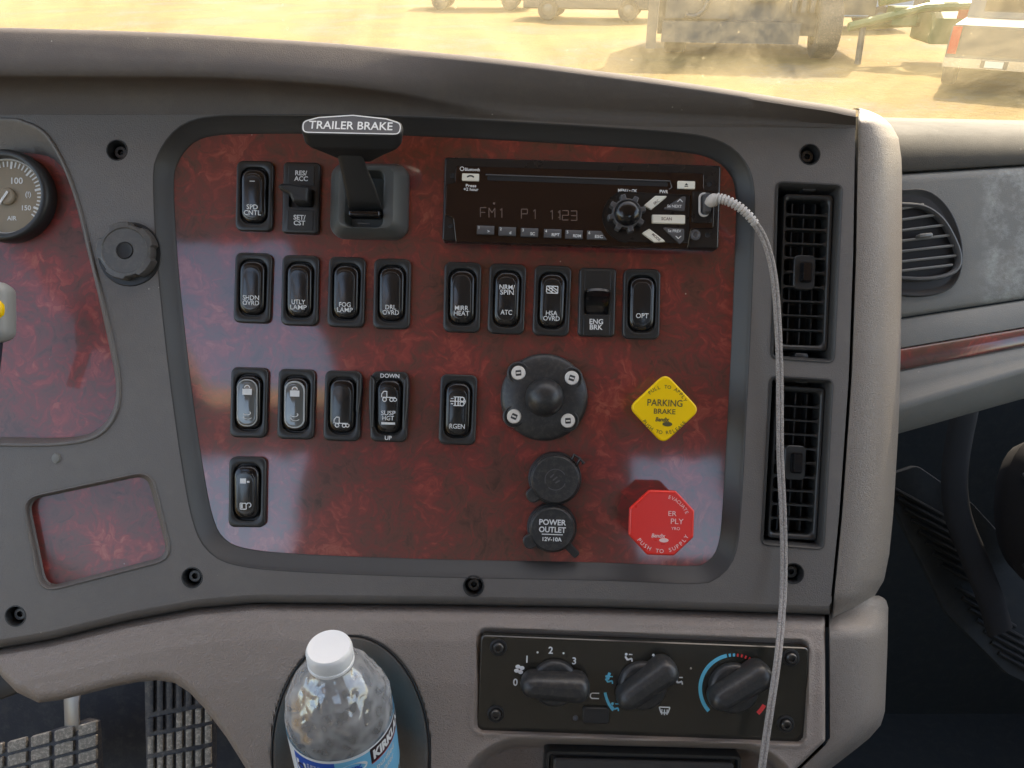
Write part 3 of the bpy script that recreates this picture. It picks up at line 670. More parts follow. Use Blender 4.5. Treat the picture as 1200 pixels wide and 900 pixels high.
# lower end piece
XR2 = [(698, 1030), (702, 1038), (712, 1041), (760, 1040), (835, 1037), (850, 1032), (866, 1018), (885, 994), (905, 968), (935, 925), (985, 870)]
rows = []
for y in np.concatenate([np.linspace(698, 735, 14), np.linspace(742, 850, 14), np.linspace(856, 985, 16)]):
    xl = float(xe_(y)) + 4.5; xr = max(float(ip(XR2, y)), xl + 3); hb = 22 - 46 * (1 - sst(700, 745, y))
    r_ = [Wp(xl, y, hb - 40), Wp(xl, y, hb - 3), Wp(xl + 1.2, y, hb)]
    for t in np.linspace(0.08, 1, 14):
        a_ = t * math.pi / 2; r_.append(Wp(xl + 1.2 + (xr - xl - 1.2) * math.sin(a_) ** .85, y, hb - 75 * (1 - math.cos(a_)) ** 1.3))
    r_.append(Wp(xr - 2, y, hb - 200)); rows.append(r_)
MB().grid(rows).build('lower_end_cap', M['beige'], dash, ang=80)
# added black backing behind fascia and console, stops leaks through gaps
q0 = Wp(-200, 165, -75); q1 = Wp(1010, 735, -75)
MB().box(q0[0], q1[0], q1[1], q0[1], -130, -75).build('dark_backing', M['deep'], dash)
q0 = Wp(335, 735, -75); q1 = Wp(965, 1010, -75)
MB().box(q0[0], q1[0], q1[1], q0[1] - 1, -130, -76).build('dark_backing', M['deep'], dash)

# ================================================================ PASSENGER DASH
pd = thing('passenger_dashboard', 'pale grey passenger-side dashboard with a thin wood strip beyond the centre stack', 'dashboard', 1130, 300, -110)
def band(name, rws, m, nx=12, ang=60):
    p0 = ORI[pd.name][0]; rows = []
    for yl, yr, h in rws:
        r_ = []
        for x in np.linspace(1025, 1420, nx):
            t = (x - 1057) / 143; c_ = Wp(x, yl + (yr - yl) * t, h); r_.append((c_[0] - p0[0], c_[1] - p0[1], c_[2] - p0[2]))
        rows.append(r_)
    return MB().grid(rows).build(name, m, pd, ang=ang)
band('upper_cover', [(138, 141, -520), (143, 147, -260), (148, 152, -170), (158, 160, -135), (175, 174, -118), (198, 190, -110), (201, 192.5, -111), (202.5, 193.5, -116), (202, 193, -150)], mat('upper_cover_plastic', (.060, .058, .050), .7, bump=.4, bscale=1500, spec=.2, specks=.6))
band('door_panel', [(199, 190, -160), (204.5, 195.5, -114), (207, 198, -110), (215, 206, -109), (355, 333, -101), (367, 345, -101), (371.5, 349.5, -104), (372, 350, -150)], M['residue'])
band('lower_rail', [(373.5, 351.5, -150), (374, 352, -104), (376, 354, -100), (404, 380, -97), (407, 383, -97), (408, 384, -101)], M['panelgrey'])
band('wood_strip', [(407.5, 383.5, -104), (408.5, 384.5, -98.5), (410, 386, -97), (431, 403, -95), (433, 405, -97), (433.5, 405.5, -104)], M['burl'])
band('ledge', [(433.5, 405.5, -100), (436, 408, -96), (452, 419, -92), (464, 425, -88), (470, 429, -80), (476, 433, -78), (482, 438, -80), (494, 452, -95), (505, 465, -112), (507, 467, -160), (495, 455, -420)], M['panelgrey'])

# footwell
fw = thing('footwell_mat', 'dark ribbed rubber mat on the passenger footwell slope', 'floor mat', 1110, 640, -520)
mb = MB(); pts = [L(fw, *p) for p in [(1030, 560), (1075, 545), (1140, 590), (1260, 720), (1300, 850), (1180, 790), (1110, 720)]]
mb.prism(rpoly(pts, 20), -12, 0, 2).build('mat_sheet', M['mat'], fw)
mrib = mat('rib_rubber', (.005, .008, .010), .8)
for i in range(16):
    x0, y0 = 1042 + i * 8.5, 578 + i * 13
    a_ = L(fw, x0, y0 - 8); b_ = L(fw, x0 + 62, y0 + 26)
    if i in (8,): continue
    m_ = MB(); m_.tube([(a_[0], a_[1], 1), ((a_[0] + b_[0]) / 2, (a_[1] + b_[1]) / 2, 4), (b_[0], b_[1], 1)], 4.2, 8); m_.build('rib', mrib, fw)
sh = thing('seat_belt_strap', 'dark curved strap hanging down in the shaded passenger footwell', 'strap', 1150, 600, -460)
mb = MB(); path = []
for p_ in cat([(1140, 440, 0), (1120, 540, 10), (1122, 600, 10), (1140, 650, 0), (1160, 700, -8), (1172, 740, -20)], 6):
    q_ = L(sh, p_[0], p_[1], p_[2]); path.append((q_[0], q_[1], p_[2]))
mb.tube(path, 24, 12, flat=.3); mb.build('webbing', mat('strap_dark', (.007, .008, .010), .85), sh)
bgd = thing('dark_bag', 'dark rounded bag at the right edge of the passenger footwell', 'bag', 1215, 600, -440)
MB().stack([(circ(4, 30, ry=8), 60), (circ(30, 30, ry=60), 55), (circ(50, 30, ry=105), 36), (circ(60, 30, ry=130), 0), (circ(50, 30, ry=115), -40)], cap0=True, cap1=True).build('body', mat('bag_cloth', (.006, .006, .008), .85, bump=.5, bscale=60), bgd)
MB().tube([(-45, 70, 30), (-20, 20, 58), (-16, -40, 56), (-40, -90, 26)], 4, 8).build('strap', M['black'], bgd)

# pedals
pb = thing('brake_pedal', 'left foot pedal with square dusty tread blocks and a bent metal arm', 'pedal', 60, 890, -420)
ang = math.radians(13)
def pq(t, x, y, h=0): q = L(t, x, y, h); return (q[0], q[1])
MB().prism([pq(pb, *p) for p in [(-40, 893), (60, 858), (100, 845), (113, 848), (118, 930), (-40, 960)]], -14, 0, 3).build('pad', M['pedal'], pb)
for c_ in range(-1, 4):
    for r_ in range(0, 5):
        cx, cy = 20 + c_ * 27.5, 874 - c_ * 6.4 + r_ * 16.5
        w_ = 22 if c_ < 3 else 21
        pts = [(cx - w_ / 2, cy - 4.2), (cx + w_ / 2, cy - 10.0), (cx + w_ / 2, cy + 2.5), (cx - w_ / 2, cy + 8.3)]
        MB().prism([pq(pb, *p, 4) for p in rpoly(pts, 1.5, 2)], -1, 5, 1).build('tread_block', M['pedaldust'], pb)
MB().tube([(*pq(pb, 90, 780, -30), -30), (*pq(pb, 88, 800, -10), -10), (*pq(pb, 84, 822, 2), 2), (*pq(pb, 85, 855, -6), -6)], 16, 10, flat=.3).build('arm', M['strap'], pb)
pa = thing('accelerator_pedal', 'right foot pedal with long narrow ribbed tread, dusty towards the bottom', 'pedal', 210, 850, -400)
MB().prism([pq(pa, *p) for p in [(168, 780), (252, 780), (249, 960), (172, 960)]], -14, 0, 3).build('pad', M['pedal'], pa)
for r_, (ya, yb) in enumerate(((770, 836), (842, 859), (864, 884), (890, 909), (914, 940))):
    for c_ in range(7):
        x = 173 + c_ * 11.2; s = -c_ * 2.1
        MB().prism([pq(pa, *p, 4) for p in [(x, ya + s), (x + 7.2, ya + s - 1.3), (x + 7.2, yb + s - 1.3), (x, yb + s)]], -1, 5, 1).build('tread_rib', M['pedaldust'] if r_ > 1 or (r_ == 1 and c_ > 2) else M['pedal'], pa)
mb = MB(); q0 = Wp(-260, 770, -560); q1 = Wp(420, 1010, -560)
lf = thing('toe_board', None, None, 80, 890, -560); lf['kind'] = 'structure'
MB().box(-420, 420, -300, 260, -20, 0).build('carpet', M['carpet'], lf)
mb = MB(); cs = thing('column_shroud', 'small corner of dark steering column shroud at the left edge below the console', 'shroud', 0, 812, -150)
MB().prism([pq(cs, *p) for p in [(-80, 770), (20, 790), (24, 812), (-80, 850)]], -30, 0, 4).build('shroud_panel', mat('shroud', (.045, .04, .036), .6), cs)

# ================================================================ ROCKER SWITCHES
def rockH(x, y, tilt=1): return 9.5 + tilt * .055 * y + 1.6 * (1 - (x / 14) ** 2) - 1.6 * (y / 29) ** 2
def rocker_proto(px, py, rot, tilt=1, wire=False):
    t = thing('rocker_switch', 'x', 'switch', px, py, 0, rot, 'rocker switches on the wood panel')
    o_ = rrect(43, 82, 7.5); i_ = rrect(31.5, 66, 11)
    MB().stack([(o_, -1), (o_, 4.6), (offset(o_, -.5), 5.8), (offset(o_, -1.6), 6.4), (offset(i_, 1.4), 6.4), (offset(i_, .3), 5.6), (i_, 4.5), (i_, .8)], cap0=True, cap1=True).build('bezel', M['bezel'], t, ang=50)
    rg = []
    for k_, dz in ((.985, None), (1.0, -4.2), (.975, -1.7), (.93, -.5), (.88, 0), (.7, 0), (.5, 0), (.3, 0), (.12, 0)):
        pts = rrect(29 * k_, 63 * k_, 11 * k_ + .01); rg.append((pts, [1.0 if dz is None else rockH(x, y, tilt) + dz for x, y in pts]))
    rk = MB().stack(rg, cap1=True).build('rocker', M['gloss'], t, ang=60)
    rg = []
    for k_, dz in ((1.0, -.3), (1.0, .5), (.95, 1.0), (.88, .75), (.7, .7), (.5, .7), (.3, .7), (.1, .7)):
        pts = rrect(22 * k_, 52 * k_, 9.5 * k_ + .01, cx=-.6, cy=-1); rg.append((pts, [rockH(x, y, tilt) + dz for x, y in pts]))
    MB().stack(rg, cap1=True).build('lens', M['lens'], t, ang=60)
    return t
def rt(t, lines, tilt=1, icons=None):
    """white print on the rocker: (string, cap, x, y)"""
    mb = MB(); sf = lambda x, y: rockH(x, y, tilt) + 1.35
    for s_, cap, x, y, wd in lines: add_text(mb, s_, cap * 1.06, x, y, 0, width=wd * 1.12 if wd else None, bold=.012, surf=sf)
    if icons: icons(mb, sf)
    mb.build('lettering', M['white'], t, recalc=False)
def slab(mb, x0, y0, x1, y1, sf):
    mb.grid([[(x0 + (x1 - x0) * i / 4, y, sf(x0 + (x1 - x0) * i / 4, y)) for i in range(5)] for y in (y0, (y0 + y1) / 2, y1)])
def lin(mb, x0, y0, x1, y1, w_, sf):
    d = Vector((x1 - x0, y1 - y0)); nn = Vector((-d.y, d.x)).normalized() * w_ / 2
    rows = []
    for s_ in (-1, 1): rows.append([(x0 + d.x * t / 5 + nn.x * s_, y0 + d.y * t / 5 + nn.y * s_, sf(x0 + d.x * t / 5 + nn.x * s_, y0 + d.y * t / 5 + nn.y * s_)) for t in range(6)])
    mb.grid(rows)
def rng(mb, cx, cy, r, w_, sf, a0=0, a1=360, n=16, ry=1):
    v0, v1 = [], []
    for i in range(n + 1):
        a_ = math.radians(a0 + (a1 - a0) * i / n)
        for vv, q in ((v0, r - w_ / 2), (v1, r + w_ / 2)):
            x, y = cx + q * math.cos(a_), cy + q * math.sin(a_) * ry; vv.append((x, y, sf(x, y)))
    mb.grid([v0, v1])
def ic_lock(y, filled=True, sm=True):
    def f(mb, sf):
        if filled: slab(mb, -5.5, y - 4, 5.5, y + 3, sf)
        else:
            for a in ((-5.5, y - 3.5, 5.5, y - 3.5), (-5.5, y + 3.5, 5.5, y + 3.5), (-5.5, y - 3.5, -5.5, y + 3.5), (5.5, y - 3.5, 5.5, y + 3.5)): lin(mb, *a, 1.2, sf)
        rng(mb, 0, y + 4, 3, 1.2, sf, 0, 180, 8)
    return f
def ic_truck(x0, y, fl=False):
    def f(mb, sf):
        s = -1 if fl else 1
        lin(mb, x0 - 7 * s, y - 2, x0 + 8 * s, y - 2, 1.1, sf); rng(mb, x0 - 4.5 * s, y - 4.5, 2.2, 1.1, sf); rng(mb, x0 + 3.5 * s, y - 4.5, 2.0, 1.1, sf); rng(mb, x0 + 7.5 * s, y - 4.5, 1.8, 1.0, sf)
        for a in ((-8, -2, -8, 2), (-8, 2, -5.5, 5), (-5.5, 5, -2, 5), (-2, 5, -2, -2)): lin(mb, x0 + a[0] * s, y + a[1], x0 + a[2] * s, y + a[3], 1.1, sf)
    return f
def ic_engine(y):
    def f(mb, sf):
        lin(mb, -9, y, 9, y, 1.2, sf); lin(mb, -3, y - 5, -3, y + 5, 1.4, sf); lin(mb, 0.5, y - 5, .5, y + 5, 1.4, sf)
        rng(mb, 5, y + 2.5, 2.3, 1.1, sf); rng(mb, 5, y - 2.8, 2.3, 1.1, sf); lin(mb, -8, y + 3, -5, y + 3, 1.1, sf); lin(mb, -8, y - 3, -5, y - 3, 1.1, sf); lin(mb, 9, y, 6.5, y + 5, 1.1, sf); lin(mb, 9, y, 6.5, y - 5, 1.1, sf)
        lin(mb, -5, y + 5, 6, y + 5, 1.0, sf); lin(mb, -5, y - 5, 4, y - 5, 1.0, sf)
    return f
def ic_hill(y):
    def f(mb, sf):
        for a in ((-7, -3, -7, 4), (-7, 4, 6, 4), (6, 4, 6, -4), (-7, -4, 6, -4), (-6, 4, 6, -4), (-2, 4, 6, -1), (-7, 1, 1, -4)): lin(mb, a[0], y + a[1], a[2], y + a[3], 1.1, sf)
        rng(mb, -2, y, 2, 1, sf)
    return f
R0 = rocker_proto(300, 231, -1.2)
R0['label'] = 'rocker switch printed SPD CNTL at the top left of the wood panel'
rt(R0, [('SPD', 5, -.5, -14, None), ('CNTL', 5, -.5, -20.5, None)], icons=lambda mb, sf: slab(mb, -3.5, 15, 2.5, 15.8, sf))
spec = [
 (298, 338, 'rocker switch printed SHDN OVRD at the left end of the second row', [('SHDN', 4.8, 0, -12, 17), ('OVRD', 4.8, 0, -18, 17)], None),
 (353, 341, 'rocker switch printed UTLY LAMP', [('UTLY', 4.8, 0, -14, 14), ('LAMP', 4.8, 0, -20, 17)], None),
 (407, 343, 'rocker switch printed FOG LAMP', [('FOG', 4.8, 0, -15, 12), ('LAMP', 4.8, 0, -21, 16)], None),
 (460, 345, 'rocker switch printed DRL OVRD', [('DRL', 4.8, 0, -16, 11), ('OVRD', 4.8, 0, -22, 17)], None),
 (542, 349, 'rocker switch printed MIRR HEAT', [('MIRR', 4.8, 0, -13, 14), ('HEAT', 4.8, 0, -19, 16)], None),
 (594, 351, 'rocker switch printed NRM/SPIN above ATC', [('NRM/', 5, 0, 13, 16), ('SPIN', 5, 0, 7, 14), ('ATC', 5, 0, -16, 12)], None),
 (646.5, 353, 'rocker switch printed HSA OVRD with a small box icon', [('HSA', 4.8, 0, -15, 12), ('OVRD', 4.8, 0, -21, 17)], ic_hill(12)),
 (751, 357, 'rocker switch printed OPT at the right end of the second row', [('OPT', 5, 0, -14, 13)], None),
 (402.5, 475.5, 'rocker switch with only a truck icon near its bottom', [], ic_truck(0, -18)),
 (537, 480, 'rocker switch printed RGEN under an exhaust filter icon', [('RGEN', 5, 0, -19, 16)], ic_engine(10)),
 (291.5, 576, 'lone rocker switch with filled and open box icons below the third row', [], lambda mb, sf: (slab(mb, -6, 11, 1, 17, sf), slab(mb, 2, 12, 5, 14, sf), lin(mb, -6, -19, -6, -12, 1.1, sf), lin(mb, -6, -12, 1, -12, 1.1, sf), lin(mb, 1, -12, 1, -19, 1.1, sf), lin(mb, -6, -19, 1, -19, 1.1, sf), slab(mb, -5, -18, -3, -13, sf), rng(mb, 4, -14, 2.5, 1.1, sf, -90, 180, 10))),
]
for px, py, lab, lines, ic in spec:
    t = copy_thing(R0, lab, px, py, 0, -1.5 + random.uniform(-.7, .7))
    for ch in list(t.children):
        if ch.name.startswith('lettering'): bpy.data.objects.remove(ch)
    if lines or ic: rt(t, lines, icons=ic)
# differential lock switches with pale rim (wet-looking clear lens)
clr = mat('clear_lens', (.10, .11, .11), .07, spec=1.0)
mpale = mat('lens_rim_pale', (.42, .44, .43), .2)
for px, py, lab, br in ((293.5, 471.5, 'glossy clear-faced rocker with padlock icon, leftmost of the third row', .6), (348.5, 473.5, 'glossy clear-faced rocker with padlock icon and a bright outline, second of the third row', 1)):
    t = copy_thing(R0, lab, px, py, 0, -1.5)
    for ch in list(t.children):
        if ch.name.startswith('lettering'): bpy.data.objects.remove(ch)
        elif ch.name.startswith('lens'): ch.data = ch.data.copy(); ch.data.materials[0] = clr
    rt(t, [], icons=ic_lock(13))
    mb = MB(); o_ = rrect(24, 55, 11, 8, cx=-.5, cy=-.5); sf = lambda pts, d: [rockH(x, y) + d for x, y in pts]
    i_ = offset(o_, -2.0 * br - .3)
    mb.stack([(o_, sf(o_, .4)), (offset(o_, -.5), sf(o_, 1.3)), (offset(o_, -.8 * br - .6), sf(o_, 1.4)), (i_, sf(i_, .6))], cap1=False).build('lens_rim', mpale, t)
    mb = MB(); rng(mb, 0, -12, 4, 1.2, lambda x, y: rockH(x, y) + 1.35, 200, 400, 12, .6); rng(mb, 1, -16, 5, 1.0, lambda x, y: rockH(x, y) + 1.35, 170, 330, 12, .6); mb.build('icon', M['white'], t, recalc=False)
# suspension switch: flared guard and print on the bezel
t = copy_thing(R0, 'guarded rocker switch printed DOWN, SUSP HGT and UP with a truck icon', 457, 476.5, 0, -1.5)
for ch in list(t.children):
    if ch.name.startswith('lettering'): bpy.data.objects.remove(ch)
rt(t, [('SUSP', 4.6, 0, -7, 15), ('HGT', 4.6, 0, -13, 12)], icons=lambda mb, sf: (ic_truck(0, 13)(mb, sf), slab(mb, -8, -20.5, 8, -17.8, sf)))
text(t, [('DOWN', 4.6, 0, 36, 6.8)], M['white'], bold=.02); text(t, [('UP', 4.6, 0, -36.2, 6.8)], M['white'], bold=.02)
for s_ in (-1, 1): MB().prism([(s_ * 16.5, -24), (s_ * 20.5, -26), (s_ * 22.5, 0), (s_ * 23, 28), (s_ * 21, 36), (s_ * 16.5, 30)], 3, 14, 2).build('guard', M['bezel'], t)
tk = [o for o in C.objects if o.get('label', '').startswith('rocker switch with only a truck')][0]
MB().prism([(16.5, -5), (20.5, -8), (23, 20), (22.5, 34), (16.5, 30)], 3, 12, 2).build('guard', M['bezel'], tk)

# paddle switches
def pad_switch(px, py, label, kind):
    t = thing('paddle_switch', label, 'switch', px, py, 0, -1.5, 'paddle switches on the wood panel')
    o_ = rrect(43, 83 if kind == 0 else 80, 5); op = rrect(29, 20 if kind == 0 else 26, 2, cx=1 if kind == 0 else -.5, cy=-1)
    mb = MB().stack([(o_, -1), (o_, 5.5), (offset(o_, -1), 7), (offset(o_, -2), 7.4), (offset(op, .4), 7.4), (op, 6.6), (op, .8)], cap0=True, cap1=True); mb.build('bezel', M['bezel'], t, ang=50)
    for cy, hh in ((25.5, 24), (-26.5, 24)):
        q_ = rrect(31, hh, 1.5, cx=0, cy=cy); MB().stack([(q_, 6.8), (offset(q_, -.2), 8.0), (offset(q_, -.8), 8.2)], cap1=True).build('label_pad', M['bezel'], t)
    if kind == 0:
        text(t, [('RES/', 5.2, 0, 28.5, 8.4), ('ACC', 5.2, 0, 22, 8.4)], M['white'], bold=.02); text(t, [('SET/', 5.2, -.5, -23, 8.4), ('CST', 5.2, -.5, -29.5, 8.4)], M['white'], bold=.02)
        mb = MB(); pts = [(12, -9.5), (-5, -9), (-9, 0), (-20, 5), (-23, 9), (-19, 12.5), (-6, 12), (13, 9.5)]
        MB().prism(rpoly(pts, 3.5), 2, 24, 3).build('paddle', M['black'], t)
    else:
        text(t, [('ENG', 5.6, -.5, -22.5, 8.4), ('BRK', 5.6, -.5, -29, 8.4)], M['white'], bold=.02)
        rows = []
        for y, z in ((-14, 3), (-8, 5), (0, 10), (6, 19), (10, 24), (13, 22), (13.5, 14), (11, 4)):
            rows.append([(x, y + (1.5 - 1.5 * (x / 14) ** 2), z - 3 * (abs(x) / 14) ** 3) for x in np.linspace(-13.5, 13.5, 11)])
        MB().grid(rows).build('paddle', M['gloss'], t, ang=50)
    return t
pad_switch(354.5, 233.5, 'paddle switch printed RES/ACC above and SET/CST below', 0)
pad_switch(699, 355, 'paddle switch printed ENG BRK with a raised finger tab', 1)

# ================================================================ TRAILER BRAKE LEVER
tb = thing('trailer_brake_lever', 'black T-handled lever printed TRAILER BRAKE on a square sloped base', 'lever', 434, 237, 0, -1.2)
o_ = rrect(91, 88, 17, 6); o2 = rrect(66, 74, 12, 6); i_ = rrect(43, 64, 7, 6, cx=-2, cy=-2)
MB().stack([(o_, -1), (o_, 5), (offset(o_, -1.5), 9), (o2, 24), (offset(o2, -2), 26.5), (offset(i_, 2), 27), (offset(i_, .4), 26), (i_, 23), (offset(i_, -3), 4)], cap0=True, cap1=True)  .build('base', M['leverbase'], tb, ang=40)
rows = []
for x, y, z, w_, d_ in ((0, -18, 14, 19, 6), (0, -15, 26, 19, 8), (-1, -8, 34, 18.5, 8), (-4, 8, 46, 17, 8), (-8, 24, 60, 14.5, 7.5), (-11, 38, 72, 13.5, 7), (-13, 50, 82, 20, 7)):
    rows.append([(x + p_[0], y + p_[1] * .35, z + p_[1] * .9) for p_ in rrect(w_ * 2, d_ * 2, 5, 3)] )
n_ = len(rows[0]); MB().add([p for r in rows for p in r], [(k_ * n_ + i, k_ * n_ + (i + 1) % n_, (k_ + 1) * n_ + (i + 1) % n_, (k_ + 1) * n_ + i) for k_ in range(len(rows) - 1) for i in range(n_)] + [tuple(range(n_)), tuple((len(rows) - 1) * n_ + i for i in range(n_))]).build('stalk', M['black'], tb, ang=50)
MB().prism(rrect(35, 7, 2, cx=0, cy=-21), 20, 37, 2).build('collar', M['gloss'], tb)
MB().prism(rrect(13, 1.4, .5, cx=-2, cy=-30.5), 25, 27.5, .4).build('index_mark', M['keygrey'], tb)
# handle: faces up towards the driver
hx, hy = L(tb, 411.5, 149, 96)
hc = [(-50, -11), (-52, 2), (-50, 9), (-30, 14.5), (0, 16.5), (30, 14.5), (50, 9), (52, 2), (50, -11), (0, -12.5)]
hout = ccw(rpoly([(-53, -10), (-54, 7), (-36, 13), (0, 16.5), (36, 13), (54, 7), (53, -10)], 9, 6))
tilt = math.radians(-16)
def ht(x, y, z):     # local handle frame -> thing frame, tilted about its long axis
    c, s = math.cos(tilt), math.sin(tilt); return (hx + x, hy + y * c - z * s, 90 + y * s + z * c)
def hstack(rings, cap0=False, cap1=True):
    m_ = MB().stack(rings, cap0, cap1); m_.v = [ht(*p) for p in m_.v]; return m_
low = [(x * .97 , y * .95 - 6) for x, y in hout]; low2 = [(x * .3, y * .75 - 10) for x, y in hout]
hstack([(low2, -34), ([(x * .62, y * .9 - 8) for x, y in hout], -22), ([(x * .9, y * .92 - 7) for x, y in hout], -13), (low, -8), (hout, -2), (offset(hout, -.4), 2), (offset(hout, -1.2), 3.2), (offset(hout, -3.0), 3.4)], True, True).build('handle', M['black'], tb, ang=50)
hstack([(offset(hout, -2.0), 3.5), (offset(hout, -1.9), 3.9), (offset(hout, -3.0), 3.9), (offset(hout, -3.1), 3.5)], False, False).build('outline', M['white'], tb)
hstack([(offset(hout, -3.2), 3.45), (offset(hout, -3.4), 3.7)], False, True).build('face_plate', M['keygrey'], tb)
mb = MB(); add_text(mb, 'TRAILER BRAKE', 9.2, -1, 1.5, 4.1, width=88, bold=.014, fx=ht); mb.build('lettering', M['white'], tb, recalc=False)

# ================================================================ RADIO
rd = thing('car_radio', 'black truck radio with a dead display, round menu knob and cream keys', 'radio', 680, 242, 0, -1.8)
o_ = rrect(318, 96, 3)
MB().stack([(o_, -1), (o_, 16), (offset(o_, -1), 17.5), (offset(o_, -2), 18)], True, True).build('housing', M['radio'], rd)
r_ = lambda px, py, h=20: L(rd, px, py, h)
fp = [r_(*p) for p in [(534, 194), (825, 203), (825, 222), (838, 224), (836, 268), (810, 268), (806, 292), (534, 284), (531, 256), (521, 252), (523, 216), (533, 214)]]
MB().prism(rpoly(ccw(fp), 3, 3), 17, 20.5, .8).build('face_plate', M['display'], rd, ang=50)
sl_ = [r_(*p) for p in [(571, 206), (782, 213.5), (783, 219), (571, 211.5)]]
MB().prism(rpoly(ccw(sl_), 2, 3), 20.2, 20.9).build('disc_slot', M['deep'], rd)
MB().tube([(*r_(569, 205), 21), (*r_(700, 209.5), 21), (*r_(785, 212.5), 21), (*r_(787, 220), 21), (*r_(784, 222), 21)], .8, 6).build('slot_lip', M['keygrey'], rd)
for x, y in ((530, 206), (527.5, 265), (831, 216), (829, 275.5)):
    c_ = r_(x, y, 18); MB().stack([(circ(3.2, 16, *c_), 17.9), (circ(3.0, 16, *c_), 18.4), (circ(2.2, 16, *c_), 18.2), (circ(2, 16, *c_), 18.05)], cap1=True).build('screw_hole', M['deep'], rd)
c_ = r_(814.5, 275.5, 18); MB().stack([(circ(6.4, 20, *c_), 17.9), (circ(6, 20, *c_), 20), (circ(4, 20, *c_), 20.4), (circ(2.5, 20, *c_), 19)], cap1=True).build('aux_socket', M['keygrey'], rd)
c_ = r_(551.5, 208, 21); MB().prism(rrect(19.5, 8.5, 1, cx=c_[0], cy=c_[1]), 20, 22.5, .6).build('phone_button', M['cream'], rd)
mb = MB(); arcband(mb, c_[0], c_[1] - 3.5, 5, 1.6, 40, 140, 22.6); mb.build('icon', M['deep'], rd, recalc=False)
c_ = r_(804, 217, 21); MB().prism(rrect(20, 9, 1, cx=c_[0], cy=c_[1]), 20, 22.5, .6).build('eject_button', M['cream'], rd)
mb = MB(); mb.add([(c_[0] - 2, c_[1] - .5, 22.7), (c_[0] + 2, c_[1] - .5, 22.7), (c_[0], c_[1] + 2, 22.7)], [(0, 1, 2)]); bar(mb, c_[0] - 2, c_[1] - 1.8, c_[0] + 2, c_[1] - 1.8, .8, 22.5); mb.build('icon', M['deep'], rd, recalc=False)
z_ = 20.8
def T(mb, s_, cap, px, py, wd=None, z=z_, **k): c = r_(px, py, z); add_text(mb, s_, cap, c[0], c[1], z, width=wd, **k)
mb = MB(); T(mb, 'Bluetooth', 3.4, 553.5, 198.6, 17, bold=.02); T(mb, 'Press', 3.2, 552, 217.5, 12, bold=.02); T(mb, '+2 hour', 3.4, 552, 221.8, 17, bold=.02)
c_ = r_(541.5, 198); rng(mb, c_[0], c_[1], 2.2, .8, lambda x, y: z_); pass
T(mb, 'MENU • OK', 3.6, 735.5, 223.4, 22, bold=.02); T(mb, 'PWR', 3.6, 778, 224.6, 9.5, bold=.02); mb.build('lettering', M['white'], rd, recalc=False)
# unlit display characters from straight segments
SEG = {'F': [(0, 0, 0, 1), (0, 1, 1, 1), (0, .5, .8, .5)], 'M': [(0, 0, 0, 1), (0, 1, .5, .5), (.5, .5, 1, 1), (1, 1, 1, 0)], '1': [(.6, 0, .6, 1), (.3, .8, .6, 1)], 'P': [(0, 0, 0, 1), (0, 1, 1, 1), (1, 1, 1, .5), (1, .5, 0, .5)],
       '2': [(0, 1, 1, 1), (1, 1, 1, .5), (1, .5, 0, .5), (0, .5, 0, 0), (0, 0, 1, 0)], '3': [(0, 1, 1, 1), (1, 1, 1, 0), (0, .5, 1, .5), (0, 0, 1, 0)], ':': [(.4, .25, .6, .25), (.4, .75, .6, .75)], '.': [(.3, 1.35, .7, 1.35)]}
mb = MB()
for ch, x in (('F', 563), ('M', 573), ('1', 584), ('P', 611), ('1', 623), ('1', 643), ('1', 652), (':', 651.5), ('2', 659), ('3', 669)):
    y = 254.5 + (x - 563) * .036
    for a_, b_, c2, d2 in SEG[ch]:
        p0 = r_(x + a_ * 7, y - b_ * 11); p1 = r_(x + c2 * 7, y - d2 * 11); bar(mb, p0[0], p0[1], p1[0], p1[1], 1.0, 20.52, .25)
p0 = r_(579, 238.5); bar(mb, p0[0] - 1.2, p0[1], p0[0] + 1.2, p0[1], 2.2, 20.52, .25)
mb.build('display_characters', M['segment'], rd)
for i, (x, y, tx) in enumerate(((569, 270, '>'), (594.5, 271.5, 'd'), (620.5, 272.8, 'SC'), (647.5, 274, 'RPT'), (672.5, 275.2, 'RDM'), (698, 276, 'ESC'))):
    c_ = r_(x, y, 21); w_ = 20
    pts = [(c_[0] - 10, c_[1] - 5), (c_[0] + (10 if i < 5 else 13), c_[1] - 5), (c_[0] + (10 if i < 5 else 6), c_[1] + 5), (c_[0] - 10, c_[1] + 5)]
    k_ = MB().prism(pts, 20, 23.5, .7).build('preset_button', M['keygrey'], rd)
    mb = MB(); add_text(mb, str(i + 1), 3, c_[0] - 7.5, c_[1] + 2.4, 23.7, bold=.02); add_text(mb, tx, 3.2, c_[0] + 3.5, c_[1] - 1.5, 23.7, bold=.02, width=None if len(tx) < 3 else 9); mb.build('lettering', M['white'], k_, recalc=False)
